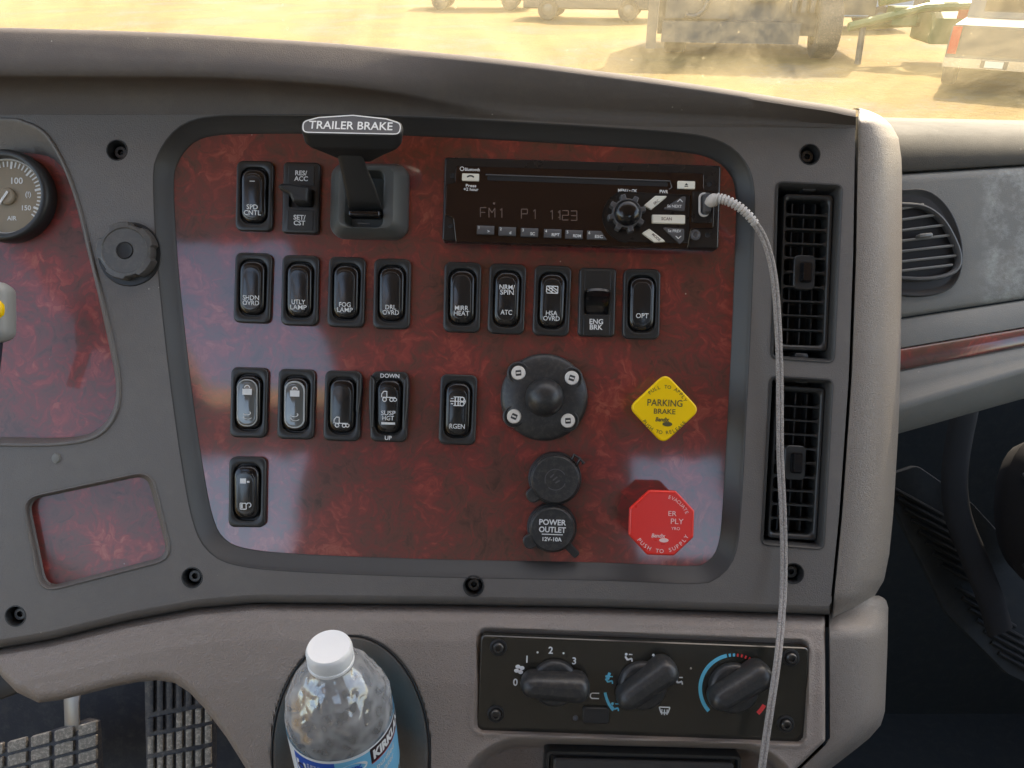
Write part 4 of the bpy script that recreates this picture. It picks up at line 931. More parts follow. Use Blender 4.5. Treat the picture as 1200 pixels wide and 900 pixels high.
# control cluster well
cw = [r_(*p) for p in [(808, 229), (806, 285), (737, 283)]] ; cc = r_(737, 254)
arc = [(cc[0] + 30 * math.cos(a_), cc[1] + 30 * math.sin(a_)) for a_ in np.linspace(math.radians(265), math.radians(110), 24)]
well = ccw(cw + arc)
MB().stack([(offset(well, .6), 20.3), (offset(well, .3), 21.6), (offset(well, -.6), 21.6), (offset(well, -1.2), 20.8)], cap1=True).build('control_well', M['radio'], rd)
kc = r_(734, 251, 26); g_ = []
for i in range(96):
    a_ = 2 * math.pi * i / 96; ph = (i % 12) / 12; R_ = 21.5 if .12 < ph < .58 else 16.5
    g_.append((kc[0] + R_ * math.cos(a_), kc[1] + R_ * math.sin(a_)))
kn = MB().prism(g_, 21, 33, 1.0).build('menu_knob', M['keygrey'], rd, ang=30)
MB().stack([(circ(15, 32, *kc), 30), (circ(14.6, 32, *kc), 36), (circ(12.8, 32, *kc), 39.5), (circ(9, 32, *kc), 42), (circ(4, 32, *kc), 43)], cap1=True).build('knob_dome', M['gloss'], kn, ang=60)
def key(pts, m_, tx, tp, trot=0, cap=2.8, tm=None, z=24.5):
    pp = [r_(*p, 24) for p in pts]; k_ = MB().prism(rpoly(ccw(pp), 1.2, 2), 20.5, z, .8).build('key', m_, rd)
    mb = MB(); c = r_(*tp, 24); 
    for j, s_ in enumerate(tx.split('|')): add_text(mb, s_, cap, c[0], c[1] - j * 4.5, z + .15, rot=math.radians(trot), bold=.015)
    mb.build('lettering', tm or M['segment'], k_, recalc=False); return k_
key([(754, 241), (768, 229.5), (783, 229.5), (763, 246)], M['cream'], 'SRC', (769, 237), 38)
key([(764, 251.5), (803, 252), (803, 262.5), (764, 261.5)], M['cream'], 'SCAN', (781, 256.5), 0, 3.2)
key([(752, 273), (761, 268), (781, 283.5), (767, 284)], M['cream'], 'MODE', (769, 278), -38)
key([(776, 245), (800, 230), (804, 230), (803, 247)], M['keygrey'], 'Se NEXT', (790.5, 241.5), 0, 3.0, M['white'], 23.5)
key([(776, 266), (802, 268), (802, 281), (797, 286)], M['keygrey'], 'Se PREV', (790.5, 270.5), 0, 3.0, M['white'], 23.5)
mb = MB()
for px, py, s_ in ((797, 235, 1), (795, 278, -1)):
    c = r_(px, py, 24); bar(mb, c[0] - 3, c[1] - 1.5 * s_, c[0], c[1] + 1.5 * s_, .9, 23.6); bar(mb, c[0], c[1] + 1.5 * s_, c[0] + 3, c[1] - 1.5 * s_, .9, 23.6)
mb.build('arrows', M['white'], rd)
c = r_(823, 243, 21); pf = rrect(24, 36, 2, cx=c[0], cy=c[1]); MB().stack([(pf, 20.3), (offset(pf, -.3), 21.4), (offset(pf, -1), 21.4), (offset(pf, -1.5), 20.9)], cap1=True).build('usb_port', M['radio'], rd)

# ================================================================ CABLE
cb = thing('usb_cable', 'grey braided charging cable plugged into the radio and hanging down past the vents', 'cable', 826, 241, 22, 0)
p0 = ORI[cb.name][0]
def cp(px, py, h): q = Wp(px, py, h); return (q[0] - p0[0], q[1] - p0[1], q[2] - p0[2])
pl = [cp(825 + x, 240 - y, 27) for x, y in rrect(10, 26, 5, 5)]
MB().tube(pl + [pl[0]], 1.4, 8, caps=False).build('plug_rim', M['cablewhite'], cb)
MB().stack([(rrect(8, 24, 4), 0), (rrect(8, 24, 4), 12), (rrect(6, 20, 3), 16)], cap0=True, cap1=True).build('plug_body', M['keygrey'], cb)
MB().prism(rrect(3, 8, .5, cx=.6, cy=1), 15.5, 16.6).build('plug_contact', M['palescrew'], cb)
sph = MB(); c = cp(835.5, 235, 40)
sph.tube([cp(829, 239, 34), cp(832, 237, 37), c, cp(838, 233.5, 42), cp(842, 232, 44)], [4.5, 6.5, 7.5, 7, 5], 16); sph.build('grip', M['cable'], cb)
sr = cat([cp(840, 232, 44), cp(852, 235, 48), cp(865, 242, 50), cp(876, 251, 50), cp(886, 263, 48)], 30)
rr = [(4.5 + 1.5 * (math.sin(i / len(sr) * 2 * math.pi * 13) > -.2) - 1.2 * i / len(sr)) for i in range(len(sr))]
MB().tube(sr, rr, 12).build('strain_relief', M['cablewhite'], cb, ang=25)
main = cat([cp(884, 261, 48), cp(893, 275, 46), cp(901, 296, 43), cp(907, 325, 40), cp(911, 370, 36), cp(913.5, 430, 33), cp(914, 490, 31), cp(914.5, 540, 30), cp(917, 590, 29), cp(918.5, 640, 28), cp(918, 690, 32), cp(915, 735, 44), cp(911, 775, 58), cp(903, 830, 66), cp(897, 870, 68), cp(888, 935, 70)], 16)
bm_ = bpy.data.materials.new('cable_braid'); bm_.use_nodes = True
n = bm_.node_tree.nodes; l = bm_.node_tree.links; p = n['Principled BSDF']; p.inputs['Roughness'].default_value = .6
tc = n.new('ShaderNodeTexCoord'); ck = n.new('ShaderNodeTexVoronoi'); ck.inputs['Scale'].default_value = 900; l.new(tc.outputs['Object'], ck.inputs['Vector'])
cr = n.new('ShaderNodeValToRGB'); cr.color_ramp.elements[0].color = (.47, .44, .415, 1); cr.color_ramp.elements[1].color = (.27, .245, .23, 1); cr.color_ramp.elements[1].position = .75
l.new(ck.outputs[0], cr.inputs[0]); l.new(cr.outputs[0], p.inputs['Base Color']); bb = n.new('ShaderNodeBump'); bb.inputs['Distance'].default_value = .0005; l.new(ck.outputs[0], bb.inputs['Height']); l.new(bb.outputs[0], p.inputs['Normal'])
for s_ in (-1, 1):
    off = []
    for i, q in enumerate(main):
        t_ = np.array(main[min(i + 1, len(main) - 1)]) - np.array(main[max(i - 1, 0)]); nn = np.array([t_[1], -t_[0], 0]); nn = nn / np.linalg.norm(nn); off.append(q + nn * s_ * 2.0)
    MB().tube(off, 2.15, 10).build('cord_strand', bm_, cb)

# ================================================================ ROUND COVER, OUTLETS, KNOBS
rc = thing('round_cover', 'round dark cover plate with a central dome and four pale screws', 'cover plate', 637.5, 465.5, 0, -2)
N_ = 64
MB().lathe([(51, -1), (51, 3), (50, 5), (46, 7.5), (34, 10.5), (23, 11.5), (21.5, 11.5)], N_, True, True).build('disc', M['knob'], rc, ang=50)
MB().lathe([(22.5, 10), (22, 14), (21, 20), (18, 27), (13, 31.5), (7, 34), (2, 34.6)], 40, False, True).build('dome', M['knob'], rc, ang=60)
for x, y in ((607.5, 437), (670, 443), (602.5, 488), (665.5, 493)):
    c = L(rc, x, y, 10); a_ = math.atan2(c[1], c[0])
    MB().stack([(circ(13.5, 28, *c), 4), (circ(12.8, 28, *c), 8.8), (circ(11.6, 28, *c), 9.4), (circ(10.4, 28, *c), 8.2), (circ(10.2, 28, *c), 7.2)], cap1=True).build('screw_seat', M['knob'], rc, ang=50)
    sw = MB().stack([(circ(8.3, 24, *c), 7), (circ(8.3, 24, *c), 10.5), (circ(7.3, 24, *c), 12), (circ(4, 24, *c), 12)], cap1=True).build('screw', M['palescrew'], rc)
    MB().stack([(rrect(6.5, 6.5, .8, cx=c[0], cy=c[1], rot=a_ * 2), 12.1), (rrect(6, 6, .8, cx=c[0], cy=c[1], rot=a_ * 2), 12.3)], cap1=True).build('socket', M['ring'], sw)
    MB().prism(rrect(1.6, 5, .3, cx=c[0], cy=c[1], rot=a_ * 2), 12.2, 12.8).build('slot', M['palescrew'], sw)

def outlet(px, py, label, R_, lines, tab, hinge):
    t = thing('power_outlet', label, 'power outlet', px, py, 0, -2, 'capped power outlets')
    MB().lathe([(R_, -1), (R_, 5), (R_ - 1, 7), (R_ - 3.5, 7.5)], 48, False, True).build('collar', M['black'], t, ang=50)
    c_ = MB().lathe([(R_ - 3, 6), (R_ - 2.5, 12), (R_ - 3, 15), (R_ - 5, 17), (R_ - 8, 16.6), (R_ - 12, 16.4)], 48, False, True).build('cap', M['knob'], t, ang=50)
    ta = MB(); tx, ty = L(t, *tab, 14); u = Vector((tx, ty)).normalized(); cx, cy = u * (R_ - 1)
    ta.prism(rrect(19, 17, 7.5, cx=cx, cy=cy, rot=math.atan2(u.y, u.x)), 8, 14.5, 1.5).build('pull_tab', M['knob'], t)
    return t, c_
t, c_ = outlet(650, 560, 'upper capped power outlet with a bare embossed lid and forked hinge', 31, None, (627, 579), None)
mb = MB(); arcband(mb, 0, 0, 12, 1, 30, 200, 16.5); arcband(mb, 0, 0, 12, 1, 230, 340, 16.5); bar(mb, -6, 2, -2, 6, 1.4, 16.4, .5); bar(mb, 0, -4, 5, -1, 1.4, 16.4, .5); bar(mb, -3, -1, 2, 3, 1.4, 16.4, .5); mb.build('emblem', M['keygrey'], c_)
for (a_, b_, c2) in (((668, 543), (673, 533), (680, 538)), ((675, 546), (680, 538), (684, 543))):
    MB().tube([(*L(t, *a_, 10), 9), (*L(t, *b_, 12), 12), (*L(t, *c2, 12), 11)], 2.0, 8).build('hinge', M['black'], t)
t, c_ = outlet(646.5, 617.5, 'lower power outlet with its lid printed POWER OUTLET 12V-10A', 29, None, (623, 634), None)
mb = MB(); 
add_text(mb, 'POWER', 6, 0, 8.5, 17.2, width=31, bold=.025); add_text(mb, 'OUTLET', 6, 0, 0, 17.2, width=31, bold=.025); bar(mb, -12, -5.5, 12, -5.5, 1.0, 17.0); add_text(mb, '12V-10A', 4.2, 0, -11, 17.2, width=22, bold=.025); mb.build('lettering', M['white'], c_, recalc=False)
a_ = L(t, 660, 634, 12); b_ = L(t, 677, 652, 12); d_ = Vector((b_[0] - a_[0], b_[1] - a_[1])); MB().prism(rrect(d_.length, 9, 3, cx=(a_[0] + b_[0]) / 2, cy=(a_[1] + b_[1]) / 2, rot=math.atan2(d_.y, d_.x)), 6, 12, 1).build('hinge_strap', M['black'], t)

def pull_knob(px, py, h, label, outline, m_, name):
    q = Wp(px, py, h); bx, by = q[0] + 600, 450 - q[1]
    t = thing(name, label, 'knob', bx, by, 0, -2)
    MB().lathe([(20, -1), (20, 3), (18, 5), (11, 5.5)], 32, False, True).build('collar', M['black'], t)
    MB().lathe([(9, 4), (9, h - 12)], 24, False, True).build('stem', M['steel'], t)
    sm = lambda k_, d=0: [(x * k_, y * k_) for x, y in offset(outline, d)]
    MB().stack([(sm(.35), h - 26), (sm(.48), h - 18), (sm(.9), h - 9), (offset(outline, 0), h - 6), (offset(outline, 0), h - 1.8), (offset(outline, -.7), h - .5), (offset(outline, -2), h), (offset(outline, -3.2), h - .2)], True, True).build('head', m_, t, ang=45)
    return t
dm = rpoly([(40.5, 0), (0, 40.5), (-40.5, 0), (0, -40.5)], 10, 6)
dm = ccw([(x * .98, y * .98) for x, y in dm])
pk_ = pull_knob(779, 479, 46, 'yellow diamond-shaped pull knob printed PARKING BRAKE', dm, M['yellow'], 'parking_brake_knob')
mb = MB(); z = 46.1
add_text(mb, 'PARKING', 7.2, 0, 6.5, z, width=39, bold=.01); add_text(mb, 'BRAKE', 5.4, 0, -3, z, width=24, bold=.012); add_text(mb, 'Bendix', 4.4, -2, -12, z, width=15, bold=.03, shear=.2)
arc_text(mb, 'PULL TO APPLY', 3.8, 24.5, 80, z, spacing=1.05, bold=.004); arc_text(mb, 'PUSH TO RELEASE', 3.8, 26.5, 270, z, True, spacing=1.0, bold=.004)
mb.stack([(circ(5.5, 16, 3.5, -17, ry=2.6), z - .2), (circ(5.3, 16, 3.5, -17, ry=2.4), z + .2)], cap1=True); mb.build('lettering', M['darkprint'], pk_, recalc=False)
oc = ccw(rpoly([(38.8 * math.cos(math.radians(22.5 + 45 * i)), 38.8 * math.sin(math.radians(22.5 + 45 * i))) for i in range(8)], 3.5, 3))
sk = pull_knob(775.5, 613, 50, 'red octagonal trailer air supply pull knob with worn pink print', oc, M['red'], 'air_supply_knob')
mb = MB(); z = 50.1
add_text(mb, 'ER', 5.4, 11.5, 11, z, width=9, bold=.0); add_text(mb, 'PLY', 5.8, 17, 2.5, z, width=14, bold=.0); add_text(mb, 'YRO', 3.2, 15.5, -5.5, z, width=9.5, bold=0)  # words cut short where glare washes out their left part
add_text(mb, 'Bendix', 4.2, -3, -14, z, width=15, bold=.02, shear=.2); mb.stack([(circ(5.2, 16, 3, -19, ry=2.4), z - .2), (circ(5, 16, 3, -19, ry=2.2), z + .2)], cap1=True)
arc_text(mb, 'EVACUATE', 3.8, 30, 50, z, bold=.0); arc_text(mb, 'PUSH TO SUPPLY', 4.2, 31, 276, z, True, spacing=1.15, bold=.008)
mb.build('lettering', M['pinkprint'], sk, recalc=False)

# dial knob and gauge
dk = thing('dimmer_dial', 'round fluted grey dial knob between the gauge and the wood panel', 'dial', 153.5, 296, FH, 0)
g_ = []
for i in range(80):
    a_ = 2 * math.pi * i / 80 + .2; ph = (i % 16) / 16; g_.append(((33 if ph < .62 else 30) * math.cos(a_), (33 if ph < .62 else 30) * math.sin(a_)))
MB().stack([(g_, 0), (g_, 13), (offset(g_, -1.2), 15), (circ(26, 80, ph=.2), 15.5), (circ(25, 80, ph=.2), 14.4), (circ(10, 80, ph=.2), 14.4), (circ(9, 80, ph=.2), 13)], True, True).build('rim', M['dial'], dk, ang=35)
MB().stack([(circ(9.2, 24), 14.6), (circ(8.6, 24), 15.2), (circ(7, 24), 14.6), (circ(3, 24), 14.55)], cap1=True).build('centre_hole_disc', M['deep'], dk)  # black disc drawn for the dark hole in the middle
MB().stack([(circ(37, 40, -1, -2), .2), (circ(36, 40, -1, -2), 1.5)], cap1=True).build('seat_ring', M['black'], dk)

ga = thing('air_gauge', 'round air pressure gauge with white ticks and 100 mark, cut by the left edge', 'gauge', 13, 232, 2, 0)
MB().lathe([(53, -2), (53.5, 8), (53, 14), (51, 17), (48, 18), (45, 16.5), (43.5, 10), (43, 6)], 64).build('bezel_ring', M['black'], ga, ang=50)
MB().lathe([(43.5, 5), (43, 6)], 64, True, True).build('face', M['gaugeface'], ga)
MB().lathe([(43.6, 7), (43.4, 9), (42.2, 9.4), (41.8, 7)], 64).build('inner_ring', M['palescrew'], ga, ang=60)
sec = [(0, 0)] + [(41.5 * math.cos(math.radians(a_)), 41.5 * math.sin(math.radians(a_))) for a_ in range(-38, 17, 3)]
mb = MB()
for i in range(22):
    a_ = math.radians(-36 + i * 7.0); ln = 6.5 if i % 5 != 2 else 8.5
    bar(mb, (41 - ln) * math.cos(a_), (41 - ln) * math.sin(a_), 41 * math.cos(a_), 41 * math.sin(a_), 1.7 if i % 5 != 2 else 2.6, 6.3)
mb.build('ticks', M['white'], ga)
text(ga, [('100', 7, 11, 18.5, 6.4), ('(!)', 5.5, 24, 3, 6.4), ('150', 5.5, 22, -13, 6.4), ('AIR', 4.8, 5, -25, 6.4)], M['white'], bold=.02)
MB().lathe([(10, 6), (9.8, 9), (8, 10)], 28, False, True).build('hub', M['gaugeface'], ga)
mb = MB(); bar(mb, -8, -11, 3, 5, 2.6, 10.5, .8); mb.build('needle', M['white'], ga)

# steering column stalk
st = thing('indicator_stalk', 'end of a grey column stalk with a yellow button at the left edge', 'stalk', -4, 366, 90, 0)
p0_ = [(-70, 30, -10), (-20, 12, -2), (-6, 2, 0), (4, -4, 0)]
MB().stack([(rrect(26, 60, 11, 6), -12), (rrect(30, 64, 13, 6), -4), (rrect(30, 64, 13, 6), 4), (rrect(24, 56, 10, 6), 10), (rrect(14, 40, 6, 6), 12)], True, True).build('tip', mat('stalk_grey', (.30, .31, .30), .45), st, ang=60)
MB().stack([(circ(7, 24, 7, 2, ry=11), 8), (circ(6.8, 24, 7, 2, ry=10.6), 13), (circ(4, 24, 7, 2, ry=7), 15)], False, True).build('button', M['yellow'], st, ang=60)
MB().tube([(-4, -22, -2), (-8, -45, -6), (-16, -80, -12)], [9, 8, 8], 12).build('arm', mat('stalk_navy', (.03, .04, .06), .5), st)

# ================================================================ AIR VENTS
def air_vent(px, py, label, quad, rot):
    t = thing('air_vent', label, 'air vent', px, py, 2, rot, 'tall centre air vents')
    pts = [L(t, *p, 6) for p in quad]; xs_ = [p[0] for p in pts]; ys_ = [p[1] for p in pts]; w_ = (max(xs_) - min(xs_)) * .94; h_ = (max(ys_) - min(ys_)) * .99
    o_ = rrect(w_, h_, 5, 4); i_ = rrect(w_ - 9, h_ - 13, 6, 4, cx=-1)
    MB().stack([(o_, -18), (o_, 4), (offset(o_, -1), 6), (offset(o_, -3), 6.2), (offset(i_, 1), 4.8), (i_, 3), (i_, -14)], False, False).build('frame', M['bezel'], t, ang=45)
    MB().prism(offset(o_, -2), -30, -26).build('duct_back', M['deep'], t)
    rows_ = 10; ph = (h_ - 14) / rows_; W2 = (w_ - 9) / 2 + .6; cx = -1
    for i in range(1, rows_):
        y = (h_ - 14) / 2 - i * ph
        if i == 5: y0 = y
        # bar with flared ends so the openings read as rounded slots
        b_ = []
        for x, hh in ((-W2, 5.0), (-W2 + 1.2, 3.0), (-W2 + 3, 1.7), (-W2 + 6, 1.15), (W2 - 6, 1.15), (W2 - 3, 1.7), (W2 - 1.2, 3.0), (W2, 5.0)): b_.append((cx + x, y - hh))
        for x, hh in ((W2, 5.0), (W2 - 1.2, 3.0), (W2 - 3, 1.7), (W2 - 6, 1.15), (-W2 + 6, 1.15), (-W2 + 3, 1.7), (-W2 + 1.2, 3.0), (-W2, 5.0)): b_.append((cx + x, y + hh))
        n_ = len(b_); MB().stack([(b_, -10), (b_, 3.4), (offset(ccw(b_), -.35), 4.0)], False, True).build('louvre', M['bezel'], t)
    for x in (-.36, 0.02, .4):
        MB().box(cx + x * w_ * .62 - .8, cx + x * w_ * .62 + .8, -h_ / 2 + 8, h_ / 2 - 8, -20, -7).build('vane', M['black'], t)
    y0 = 0
    hub = rrect(25, 40, 6, 4, cx=cx, cy=y0); MB().stack([(hub, -6), (hub, 4), (offset(hub, -1), 4.8)], False, True).build('hub_plate', M['bezel'], t)
    bar_ = rrect(13, 24, 3, 4, cx=cx + 1, cy=y0); MB().stack([(bar_, 3), (bar_, 9), (offset(bar_, -2), 12)], False, True).build('adjuster_tab', M['gloss'], t, ang=50)
    for x in (-1, 1):
        MB().prism(rrect(12, 3, 1.2, 3, cx=cx + x * (W2 - 6), cy=y0), -6, 4, .5).build('cross_bar', M['bezel'], t)
    MB().prism(rrect(16, 6, 2.5, 4, cx=1, cy=h_ / 2 + 7), -14, 6, 1.5).build('pivot', M['knob'], t)
    MB().prism(rrect(16, 6, 2.5, 4, cx=-1, cy=-h_ / 2 - 6), -14, 6, 1.5).build('pivot', M['knob'], t)
    return t
air_vent(942, 320, 'upper tall air vent beside the grey cable', [(913, 227), (975, 228), (966, 413), (908, 409)], -2.2)
air_vent(931, 542, 'lower tall air vent partly crossed by the grey cable', [(904, 450), (966, 452), (953, 633), (896, 629)], -3.2)
# passenger vent
pv = thing('air_vent', 'rounded passenger-side air vent with thin slats in a dark recess', 'air vent', 1088, 286, -98, 0)
q = lambda pts, h=0: ccw([L(pv, *p, h) for p in pts])
REC = smooth_closed([(1030, 232), (1062, 222), (1088, 223), (1108, 238), (1122, 262), (1129, 292), (1126, 322), (1112, 340), (1085, 347), (1055, 346), (1030, 344)], 5)
rec = resample(q(REC, 3), 60)
MB().stack([(offset(rec, 1), -10), (rec, 2.0), (offset(rec, -1), 2.6), (offset(rec, -2), 2.4), (offset(rec, -5), .6), (offset(rec, -9), 0)], cap1=True).build('recess', M['black'], pv, ang=50)  # shallow dish coloured black for the shade of the recess
BOD = smooth_closed([(1030, 240), (1060, 237), (1086, 240), (1106, 254), (1120, 276), (1128, 298), (1125, 316), (1110, 325), (1085, 329), (1055, 328), (1030, 326)], 5)
bod = resample(q(BOD, 10), 60); bi = offset(bod, -5.5)
MB().stack([(bod, 0), (bod, 8), (offset(bod, -1.2), 11), (offset(bod, -3), 11.5), (bi, 9), (bi, .5)], cap1=False).build('frame', mat('vent_frame_grey', (.10, .105, .11), .4), pv, ang=45)
MB().prism(bi, .3, 1.2).build('duct_back', M['deep'], pv)
lx = [(245, 1084), (257, 1098), (269, 1108), (281, 1115), (293, 1120), (305, 1122), (316, 1118)]
ms = mat('slat_grey', (.16, .17, .17), .35)
for y, xr in lx:
    a_ = L(pv, 1032, y + 4, 10); b_ = L(pv, xr, y - 6, 10)
    MB().tube([(a_[0], a_[1], 6), ((a_[0] + b_[0]) / 2, (a_[1] + b_[1]) / 2, 7.5), (b_[0], b_[1], 6)], 1.9, 8, flat=1.0).build('slat', ms, pv)
c = L(pv, 1084, 276, 14); MB().prism(rrect(18, 5, 2.4, cx=c[0], cy=c[1], rot=.1), 8, 17, 1).build('adjuster_tab', ms, pv)

# ================================================================ CLIMATE CONTROLS
hC = 30
cl = thing('climate_control_panel', 'black heater control panel with three lever knobs and blue and red scales', 'control panel', 752, 805, hC - 8, -2.2)
c_ = lambda px, py, h=11: L(cl, px, py, h)
o_ = rrect(372, 110, 6, 4)
MB().stack([(o_, -4), (o_, 8), (offset(o_, -1), 9.2), (offset(o_, -2), 9.4)], False, True).build('plate', M['plate'], cl)
for x, y in ((584, 759), (581, 837), (927, 771), (921, 849)):
    c = c_(x, y); s_ = MB().stack([(circ(10, 24, *c), 9.3), (circ(9.6, 24, *c), 11), (circ(7.6, 24, *c), 11.4), (circ(7.4, 24, *c), 10)], cap1=True).build('washer', M['black'], cl)
    MB().stack([(circ(6, 24, *c), 9.5), (circ(6, 24, *c), 14), (circ(4.8, 24, *c), 15.5), (circ(3, 24, *c), 15.5), (circ(2.8, 24, *c), 13)], cap1=True).build('screw', M['blacksteel'], s_)
def lever_knob(px, py, ang, R_, gx, gy):
    c = c_(px, py, 14); b = MB().stack([(circ(R_, 40, *c), 9), (circ(R_, 40, *c), 15), (circ(R_ - 1.5, 40, *c), 17.5), (circ(R_ - 4, 40, *c), 18.5)], cap1=True).build('knob', M['knob'], cl, ang=50)
    rings = []; a_ = math.radians(ang); c = c_(gx, gy, 14)
    for k_, kw, z, sh_ in ((1, 1, 12, 0), (1.02, 1.02, 22, 0), (1, .96, 30, 0), (.95, .8, 36, 0), (.86, .55, 39.5, 0), (.7, .28, 40.5, 0)):
        pts = rrect(76 * k_, 29 * kw, 14 * kw, 6)
        pts = [(x, y * (1 + .12 * x / 38)) for x, y in pts]
        rings.append(([(c[0] + x * math.cos(a_) - y * math.sin(a_), c[1] + x * math.sin(a_) + y * math.cos(a_)) for x, y in pts], z))
    MB().stack(rings, False, True).build('grip', M['knob'], b, ang=60)
lever_knob(650, 801, -2, 26, 650, 800); lever_knob(753, 804, 37, 27, 756, 797); lever_knob(860, 807, 32, 28, 864, 800)
z = 9.6; mb = MB()
for s_, x, y, cap in (('0', 604, 800, 7.5), ('1', 617.5, 773, 7.5), ('2', 645.5, 762.5, 7.5), ('3', 673, 775, 7.5)): c = c_(x, y); add_text(mb, s_, cap, c[0], c[1], z, bold=.02)
for x, y in ((630, 765), (660.5, 766), (681.5, 788)): c = c_(x, y); mb.stack([(circ(1.2, 10, *c), z - .1), (circ(1.2, 10, *c), z + .1)], cap1=True)
mb.build('lettering', M['white'], cl, recalc=False); mb = MB()
fc = c_(608.5, 785)
for i in range(4): a_ = math.pi / 2 * i + .5; mb.stack([(circ(2.9, 12, fc[0] + 3.4 * math.cos(a_), fc[1] + 3.4 * math.sin(a_), ry=2.3), z - .1), (circ(2.7, 12, fc[0] + 3.4 * math.cos(a_), fc[1] + 3.4 * math.sin(a_), ry=2.1), z + .15)], cap1=True)
mb.build('fan_icon', M['white'], cl, recalc=False)
def person(mb, x, y, s_=1):
    c = c_(x, y); mb.stack([(circ(1.6, 10, c[0] - 3 * s_, c[1] + 3.5), z - .1), (circ(1.5, 10, c[0] - 3 * s_, c[1] + 3.5), z + .1)], cap1=True)
    bar(mb, c[0] - 4 * s_, c[1] + 1, c[0] - 1 * s_, c[1] - 3, 2.2, z - .1); bar(mb, c[0] - 1 * s_, c[1] - 2.6, c[0] + 3.5 * s_, c[1] - 1, 1.8, z - .1); bar(mb, c[0] + 3.5 * s_, c[1] - 1, c[0] + 4 * s_, c[1] - 4.5, 1.5, z - .1); bar(mb, c[0], c[1] + 3.5, c[0] + 4 * s_, c[1] + 3.5, 1.2, z - .1)

for q_ in ((737, 771), (769, 772), (796, 798)): mb = MB(); person(mb, *q_); mb.build('airflow_icon', M['white'], cl, recalc=False)
mb = MB()
c = c_(779, 833); sf_ = lambda x, y: z
for a_ in ((-6, 3.5, 6, 3.5), (-6, 3.5, -4, -3), (6, 3.5, 4, -3), (-4, -3, 4, -3), (-3, 1, -3, -5), (0, 1, 0, -5.5), (3, 1, 3, -5)): lin(mb, c[0] + a_[0], c[1] + a_[1], c[0] + a_[2], c[1] + a_[3], 1.3, sf_)
mb.build('defrost_icon', M['white'], cl, recalc=False); mb = MB()
c = c_(697, 816); rng(mb, c[0] - 2, c[1], 3, 1.4, sf_, 90, 270); lin(mb, c[0] - 2, c[1] + 3, c[0] + 5, c[1] + 3, 1.3, sf_); lin(mb, c[0] - 2, c[1] - 3, c[0] + 5, c[1] - 3, 1.3, sf_)
mb.build('recirculation_icon', M['white'], cl, recalc=False)
mb = MB(); c = c_(753, 804, 10); arcband(mb, c[0], c[1], 40, 3.2, 160, 172, z); arcband(mb, c[0], c[1], 43, 3.2, 192, 222, z); mb.build('foot_scale', M['cyan'], cl, recalc=False); mb = MB(); person(mb, 714, 797, 1); mb.build('icon', M['cyan'], cl, recalc=False); mb = MB(); person(mb, 721, 829, 1); mb.build('icon', M['cyan'], cl, recalc=False); mb = MB()
c = c_(860, 807, 10); arcband(mb, c[0], c[1], 38, 4.2, 104, 224, z, n=40); arcband(mb, c[0], c[1], 38, 3.5, 97, 101, z); arcband(mb, c[0], c[1], 38, 3.5, 90, 94, z); mb.build('cold_scale', M['cyan'], cl, recalc=False)
mb = MB(); 
for k_ in range(4): arcband(mb, c[0], c[1], 38, 3.5, 84 - k_ * 7, 87 - k_ * 7, z)
mb.build('hot_dashes', M['redprint'], cl, recalc=False); mb = MB(); arcband(mb, c[0], c[1], 39, 4.8, -44, -26, z); mb.build('hot_scale', M['redprint'], cl, recalc=False)
c = c_(698.5, 839, 14); MB().prism(rrect(30, 18, 4, cx=c[0], cy=c[1]), 9, 14, 1.2).build('recirculation_button', M['black'], cl)
c = c_(674.5, 842); MB().stack([(circ(3.2, 16, *c), 9.4), (circ(2.8, 16, *c), 10.6), (circ(1, 16, *c), 11)], cap1=True).build('indicator_lamp', M['keygrey'], cl)
c = c_(810, 784); MB().stack([(circ(1.2, 10, *c), 9.4), (circ(1, 10, *c), 9.7)], cap1=True).build('rivet', M['steel'], cl)

# drawer below
dr = thing('ashtray_drawer', 'dark closed drawer front in the recess under the heater panel', 'drawer', 752, 915, 14, -1.6)
o_ = rrect(226, 74, 8, 5)
MB().stack([(o_, -20), (o_, 4), (offset(o_, -2), 8), (offset(o_, -5), 8), (offset(o_, -7), 3), (offset(o_, -9), 3)], False, True).build('frame', M['bezel'], dr, ang=40)
o_ = rrect(206, 56, 5, 5); MB().stack([(o_, 2), (o_, 9), (offset(o_, -2), 11)], False, True).build('front', M['ring'], dr, ang=40)

# ================================================================ WATER BOTTLE
bx = Wp(385, 757, 140)
up = Vector((0, math.cos(A30), math.sin(A30)))
bt = bpy.data.objects.new('water_bottle', None); C.objects.link(bt)
tag(bt, 'clear plastic water bottle with white cap and blue label standing in the cup holder', 'bottle')
capw = MD @ Vector((bx[0] * K, bx[1] * K, bx[2] * K))
BH = 200 / .59 * K / .00059 * .001 if False else .200
bt.location = (capw.x + .2 * math.tan(math.radians(.2)), capw.y, capw.z - BH)
lean = Matrix.Rotation(math.radians(2), 4, 'Y')
bt.rotation_euler = (0, math.radians(-.2), 0)
mm = .001
prof = [(30, 0), (32, 4), (32.5, 30), (32.2, 60), (32.4, 110), (32.4, 141), (32.8, 144), (32.5, 150), (31.3, 157), (28.8, 164), (24.4, 172), (19.2, 179.5), (15, 184), (12.9, 187), (12.6, 191)]
NBt = 72; rings = []; rg_ = random.Random(5)
zs = np.array([p[1] for p in prof]); rs_ = np.array([p[0] for p in prof])
